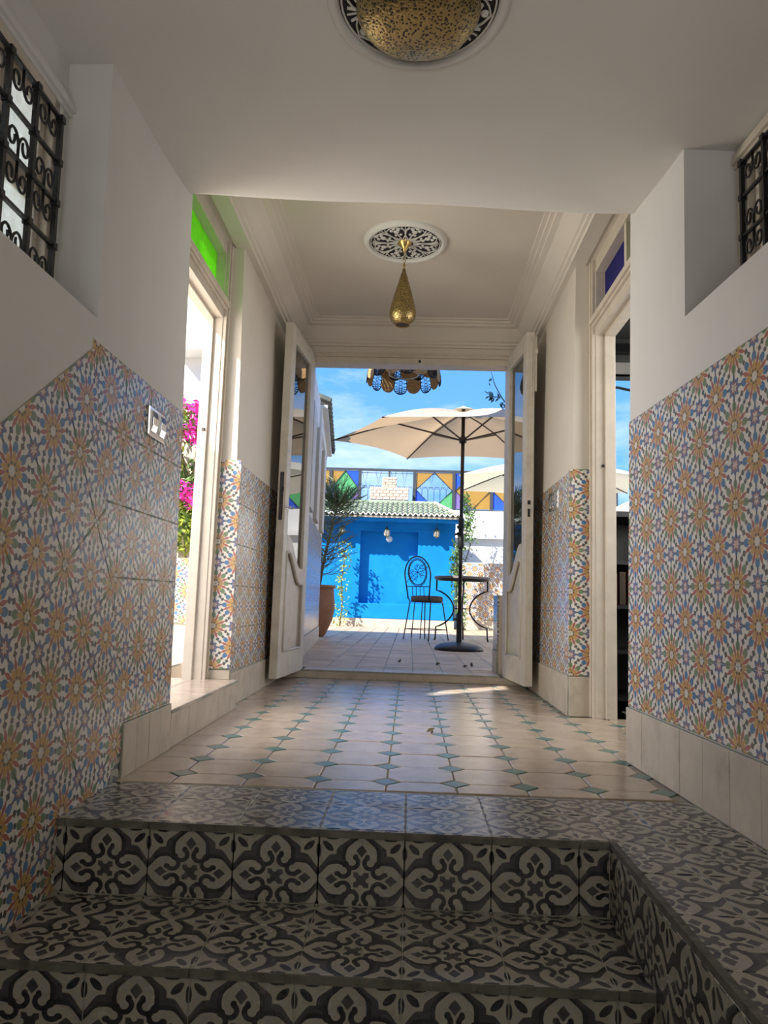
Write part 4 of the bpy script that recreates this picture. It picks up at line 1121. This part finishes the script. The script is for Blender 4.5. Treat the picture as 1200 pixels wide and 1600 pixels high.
# ------------------------------------------------------------------ bistro table and chairs
TB = empty('bistro_table', (.655, 9.35, ZP)); tag(TB, 'round iron bistro table with grey top behind the parasol pole', 'table')
MB().lathe([(.001, .765), (.345, .765), (.352, .772), (.352, .792), (.345, .798), (.001, .798)], n=40, cap=False).build('tabletop', STONE, TB)
MB().tube([(.33*math.cos(a), .33*math.sin(a), .757) for a in np.linspace(0, 2*math.pi, 33)[:-1]], .009, 6, closed=True).build('rim_ring', IRON, TB, smooth=True)
for k in range(4):
    a = R(-8)+k*math.pi/2
    prof = [(.32, .76), (.32, .62)]+[(.315-.215*math.sin(t*math.pi)**.62, .62-.45*t) for t in np.linspace(.02, .98, 14)]+[(.32, .165), (.325, .03), (.335, .0)]
    MB().tube([(p[0]*math.cos(a), p[0]*math.sin(a), p[1]) for p in prof], .0105, 6).build('leg', IRON, TB, smooth=True)
MB().tube([(.105*math.cos(a), .105*math.sin(a), .40) for a in np.linspace(0, 2*math.pi, 17)[:-1]], .006, 5, closed=True).build('brace_ring', IRON, TB, smooth=True)

def chair(label, x, y, rz):
    """local +y is the way the sitter faces"""
    root = empty('bistro_chair', (x, y, ZP), rz); tag(root, label, 'chair', 'iron bistro chairs')
    MB().lathe([(.001, .475), (.19, .475), (.20, .485), (.20, .525), (.19, .540), (.10, .548), (.001, .55)], n=28, cap=False).build('cushion', SEATC, root, smooth=True)
    MB().tube([(.195*math.cos(a), .195*math.sin(a), .468) for a in np.linspace(0, 2*math.pi, 25)[:-1]], .008, 6, closed=True).build('seat_ring', IRON, root, smooth=True)
    for sx in (-1, 1):
        MB().tube([(sx*.14, .14, .468), (sx*.19, .21, 0)], .008, 6).build('leg', IRON, root)
        MB().tube([(sx*.17, -.15, .50), (sx*.165, -.13, .468), (sx*.20, -.20, 0)], .008, 6).build('leg', IRON, root)
        MB().tube([(sx*.06, -.16, .47), (sx*.07, -.20, .02)], .0065, 6).build('decorative_rod', IRON, root)
    mb = MB()
    q = [(.185, .195), (-.185, .195), (-.19, -.185), (.19, -.185)]
    mb.tube([(p[0], p[1], .13) for p in q], .005, 5, closed=True); mb.build('stretcher', IRON, root)
    by_ = lambda z: -.165-.10*(z-.5)
    def ring(cz, rx, rz_, r_, n_=36): return [(rx*math.sin(a), by_(cz+rz_*math.cos(a)), cz+rz_*math.cos(a)) for a in np.linspace(0, 2*math.pi, n_+1)[:-1]]
    o = []
    for t in np.linspace(0, 1, 30):
        a = math.pi*(1-t)*1.16-math.pi*.08
        o.append((.205*math.cos(a), by_(.80+.225*math.sin(a)), .80+.225*math.sin(a)))
    o = [(-.165, by_(.50), .50)]+[(p[0] if abs(p[0]) else 0, p[1], p[2]) for p in o]+[(.165, by_(.50), .50)] if o[0][0] < 0 else [(.165, by_(.5), .5)]+o+[(-.165, by_(.5), .5)]
    MB().tube(o, .0095, 6).build('back_frame', IRON, root, smooth=True)
    MB().tube(ring(.83, .135, .155, .006), .007, 6, closed=True).tube(ring(.83, .150, .172, .006), .005, 6, closed=True).build('back_ring', IRON, root, smooth=True)
    mb = MB()
    random.seed(3)
    for k in range(7):
        a = k*2*math.pi/7; pts = [(.0+.03*math.cos(a)*i/3+.128*math.cos(a+.5*math.sin(i))*i/6, by_(.83), .83+.145*math.sin(a+.35*i*.3)*i/6) for i in range(7)]
        mb.tube(pts, .004, 4)
        mb.tube([(pts[3][0]+.025*math.cos(t), by_(.83), pts[3][2]+.025*math.sin(t)) for t in np.linspace(0, 5.5, 9)], .0035, 4)
    mb.build('vine_scrolls', IRON, root, smooth=True)
    mb = MB().tube([(-.185, by_(.655), .655), (.185, by_(.655), .655)], .006, 6)
    for x_ in (-.09, -.03, .03, .09): mb.tube([(x_, by_(.655), .655), (x_, by_(.49), .485)], .0045, 5)
    mb.build('lower_back_rods', IRON, root)
    return root
chair('black iron bistro chair with brown cushion left of the round table', .215, 9.30, R(-40))
chair('black iron bistro chair half hidden behind the right door leaf', 1.33, 9.55, R(80))

# ------------------------------------------------------------------ basket lamp
BL = empty('basket_lamp', (-.10, 5.85, 2.295)); tag(BL, 'woven straw petal pendant shade hanging outside the double door', 'pendant lamp')
def petal(a, r0, r1, z0, z1, hw, mat, nm, outline=True):
    n_ = 13; L_ = []; R_ = []
    for i in range(n_+1):
        t = (i/8*.8) if i <= 8 else .8+.2*math.sin((i-8)/5*math.pi/2); r_ = r0+(r1-r0)*math.sin(t*math.pi/2)**.9; z = z0+(z1-z0)*t**1.25
        wv = hw*(.55+.45*t)*(1 if t < .8 else math.sqrt(max(0, 1-((t-.8)/.2)**2))+.02)
        L_.append((r_*math.cos(a)-wv*math.sin(a)*-1, r_*math.sin(a)-wv*math.cos(a), z)); R_.append((r_*math.cos(a)+wv*math.sin(a)*-1, r_*math.sin(a)+wv*math.cos(a), z))
    mb = MB(); vs = []
    off = Vector((math.cos(a), math.sin(a), 0))*.004
    for l, r_ in zip(L_, R_): vs += [Vector(l), Vector(r_), Vector(l)-off, Vector(r_)-off]
    fs = []
    for i in range(n_): k = i*4; fs += [(k, k+1, k+5, k+4), (k+2, k+6, k+7, k+3)]
    if nm == 'straw_petal':
        mb.add(vs, fs)
        for i in range(1, n_): mb.tube([L_[i], R_[i]], .0025, 4)
    else:
        for i in range(0, n_):
            mb.tube([L_[i], R_[i+1]], .0016, 4); mb.tube([R_[i], L_[i+1]], .0016, 4); mb.tube([L_[i], R_[i]], .0014, 4)
            m1 = Vector(L_[i]).lerp(Vector(R_[i]), .33); m2 = Vector(L_[i+1]).lerp(Vector(R_[i+1]), .66); mb.tube([m1, m2], .0015, 4)
            m1 = Vector(L_[i]).lerp(Vector(R_[i]), .66); m2 = Vector(L_[i+1]).lerp(Vector(R_[i+1]), .33); mb.tube([m1, m2], .0015, 4)
    p = mb.build(nm, mat, BL)
    MB().tube(L_+R_[::-1], .0045, 5).build('petal_rim', STRAWB if nm != 'straw_petal' else STRAW, p)
nP = 16
for k in range(nP):
    a = 2*math.pi*k/nP+.1
    if k % 2: petal(a, .20, .295, .25, -.005, .062, STRAW, 'straw_petal')
    else: petal(a, .20, .30, .25, -.012, .060, STRAWB, 'mesh_petal')
for k in range(nP):
    a = 2*math.pi*(k+.5)/nP+.1
    if k % 2: petal(a, .17, .265, .33, .105, .055, STRAW, 'straw_petal')
    else: petal(a, .17, .27, .33, .100, .055, STRAWB, 'mesh_petal')
MB().lathe([(.001, .34), (.12, .34), (.175, .32), (.20, .25), (.205, .20)], n=20, cap=False).build('crown', STRAW, BL)
MB().tube([(.12*math.cos(a), .12*math.sin(a), .07) for a in np.linspace(0, 2*math.pi, 25)[:-1]], .006, 6, closed=True).build('inner_ring', FRET, BL, smooth=True)
MB().tube([(0, 0, .31), (0, 0, .9)], .005, 6).build('cord', STRAWB, BL)
MB().tube([(0, 0, .9), (0, -.76, .9)], .014, 6).build('wall_bracket', IRON, BL)

# ------------------------------------------------------------------ potted plant
PP = empty('potted_plant', (-1.20, 9.3, ZP)); tag(PP, 'tall spindly green plant in a big terracotta pot at left of the patio', 'potted plant')
MB().lathe([(.001, 0), (.13, 0), (.16, .03), (.235, .20), (.262, .34), (.258, .44), (.245, .56), (.24, .60), (.262, .61), (.266, .635), (.245, .64), (.235, .60), (.001, .60)], n=36, cap=False).build('terracotta_pot', TERRA, PP, smooth=True)
MB().lathe([(.001, .605), (.23, .605)], n=24, cap=False).build('soil', SOIL, PP)
rnd = random.Random(11)
NEEDLE = plain('needle_leaf', (.15, .21, .06), .5, var=.4, scale=6)
trunk = [(.05, 0, .60), (.10, 0, .95), (.17, 0, 1.30), (.23, .02, 1.62), (.25, .02, 1.80)]
MB().tube(trunk, [.022, .019, .016, .012, .008], 7).build('trunk', BARK, PP, smooth=True)
ml = MB(); mbr = MB()
def spray(p, d, L_, n_, lf=.11):
    q = p+d*L_; mid = p.lerp(q, .5)+Vector((0, 0, -.02))
    mbr.tube([p, mid, q], [.0055, .004, .0025], 4)
    for i in range(n_):
        t = .25+.75*i/n_; s = p.lerp(q, t)
        v = (d*.8+Vector((rnd.uniform(-1, 1), rnd.uniform(-1, 1), rnd.uniform(-.5, 1)))*.75).normalized()
        ml.tube([s, s+v*lf*rnd.uniform(.6, 1.2)], [.0045, .002], 3, cap=False)
def tp(t):
    k = t*(len(trunk)-1); i = min(int(k), len(trunk)-2); return Vector(trunk[i]).lerp(Vector(trunk[i+1]), k-i)
for i in range(120):
    t = rnd.uniform(.08, .92); a = rnd.uniform(0, 6.28)
    spray(tp(t), Vector((math.cos(a), math.sin(a), rnd.uniform(.1, .8))).normalized(), rnd.uniform(.22, .48), 7, .10)
for i in range(46):
    a = rnd.uniform(0, 6.28)
    spray(Vector(trunk[-2])+Vector((0, 0, rnd.uniform(-.06, .14))), Vector((math.cos(a)*.8, math.sin(a)*.8, rnd.uniform(.15, 1.5))).normalized(), rnd.uniform(.18, .40), 10, .12)
mbr.build('branches', BARK, PP, kind='stuff'); ml.build('needle_foliage', NEEDLE, PP, kind='stuff')

# vines and small plants
def vine(name, label, x, y, z0, pts, nleaf, mat, size=.035, rad=.12):
    root = empty(name, (x, y, z0)); tag(root, label, 'climbing plant')
    MB().tube(pts, [.014-.010*i/len(pts) for i in range(len(pts))], 5).build('stem', BARK, root, smooth=True)
    mb = MB()
    for i in range(len(pts)-1):
        for k in range(3):
            c = Vector(pts[i]).lerp(Vector(pts[i+1]), (k+.5)/3); leafquads(mb, c, rad*random.uniform(.6, 1.3), nleaf, size)
    mb.build('foliage', mat, root, kind='stuff'); return root
vine('climbing_vine', 'green climbing vine on the right corner of the blue wall', .90, 12.98, ZP, [(.02, 0, 0), (-.02, .0, .6), (-.10, 0, 1.0), (-.08, -.05, 1.35), (.06, -.05, 1.7), (.10, -.05, 2.0), (0.02, -.05, 2.35)], 60, LEAFG, .04, .16)
vine('trailing_vine', 'sparse trailing vine against the white far wall', 1.02, 14.2, ZP, [(0, 0, 0), (0, 0, 1.2), (.1, 0, 1.5), (.15, 0, 1.8), (.22, 0, 2.05), (.10, 0, 2.2)], 9, LEAFG, .035, .16)
vine('flowering_climber', 'thin flowering climber at the left of the blue wall', -1.22, 13.08, ZP, [(0, 0, 0), (.03, 0, .4), (.0, 0, .8), (.05, 0, 1.2), (-.02, 0, 1.5)], 22, LEAFY, .035, .13)
mb = MB(); random.seed(5)
pts = [(0, 0, 0), (-.08, .02, .12), (-.14, .0, .22), (-.17, .02, .34)]
root = empty('overhanging_branch', (.80, 6.0, 2.12)); tag(root, 'small leafy branch against the sky right of the straw shade', 'branch')
MB().tube(pts, [.006, .005, .004, .002], 5).tube([(-.08, .02, .12), (-.16, .03, .13), (-.22, .02, .17)], .003, 4).build('twig', BARK, root)
leafquads(mb, (-.16, .02, .13), .06, 16, .03); leafquads(mb, (-.05, .02, .06), .05, 12, .028); leafquads(mb, (-.17, .02, .25), .03, 6, .02); mb.build('leaves', LEAFD, root, kind='stuff')
MB().tube([(0, 0, 0), (.25, .05, .20), (.9, .1, .25), (2.82, .2, -.1)], [.006, .008, .012, .02], 5).build('bough', BARK, root)
# fallen leaves
for k, (x, y) in enumerate(((-.06, 5.75), (.42, 5.50), (.47, 5.55), (.22, 5.62), (.10, 3.05))):
    mb = MB(); leafquads(mb, (0, 0, .012), .012, 3, .022)
    o = mb.build('fallen_leaf', BARK); o.location = (x, y, ZP if y > 5 else 0.0)
    tag(o, ('dry leaf scrap on the patio tiles at left of the threshold', 'dry leaf scrap on the patio, left one of the pair by the low tiled wall', 'dry leaf scrap on the patio, right one of the pair by the low tiled wall', 'dry leaf scrap on the patio tiles between the threshold and the parasol base', 'dry leaf scrap on the octagon floor inside the passage')[k], 'leaf', 'fallen leaves')
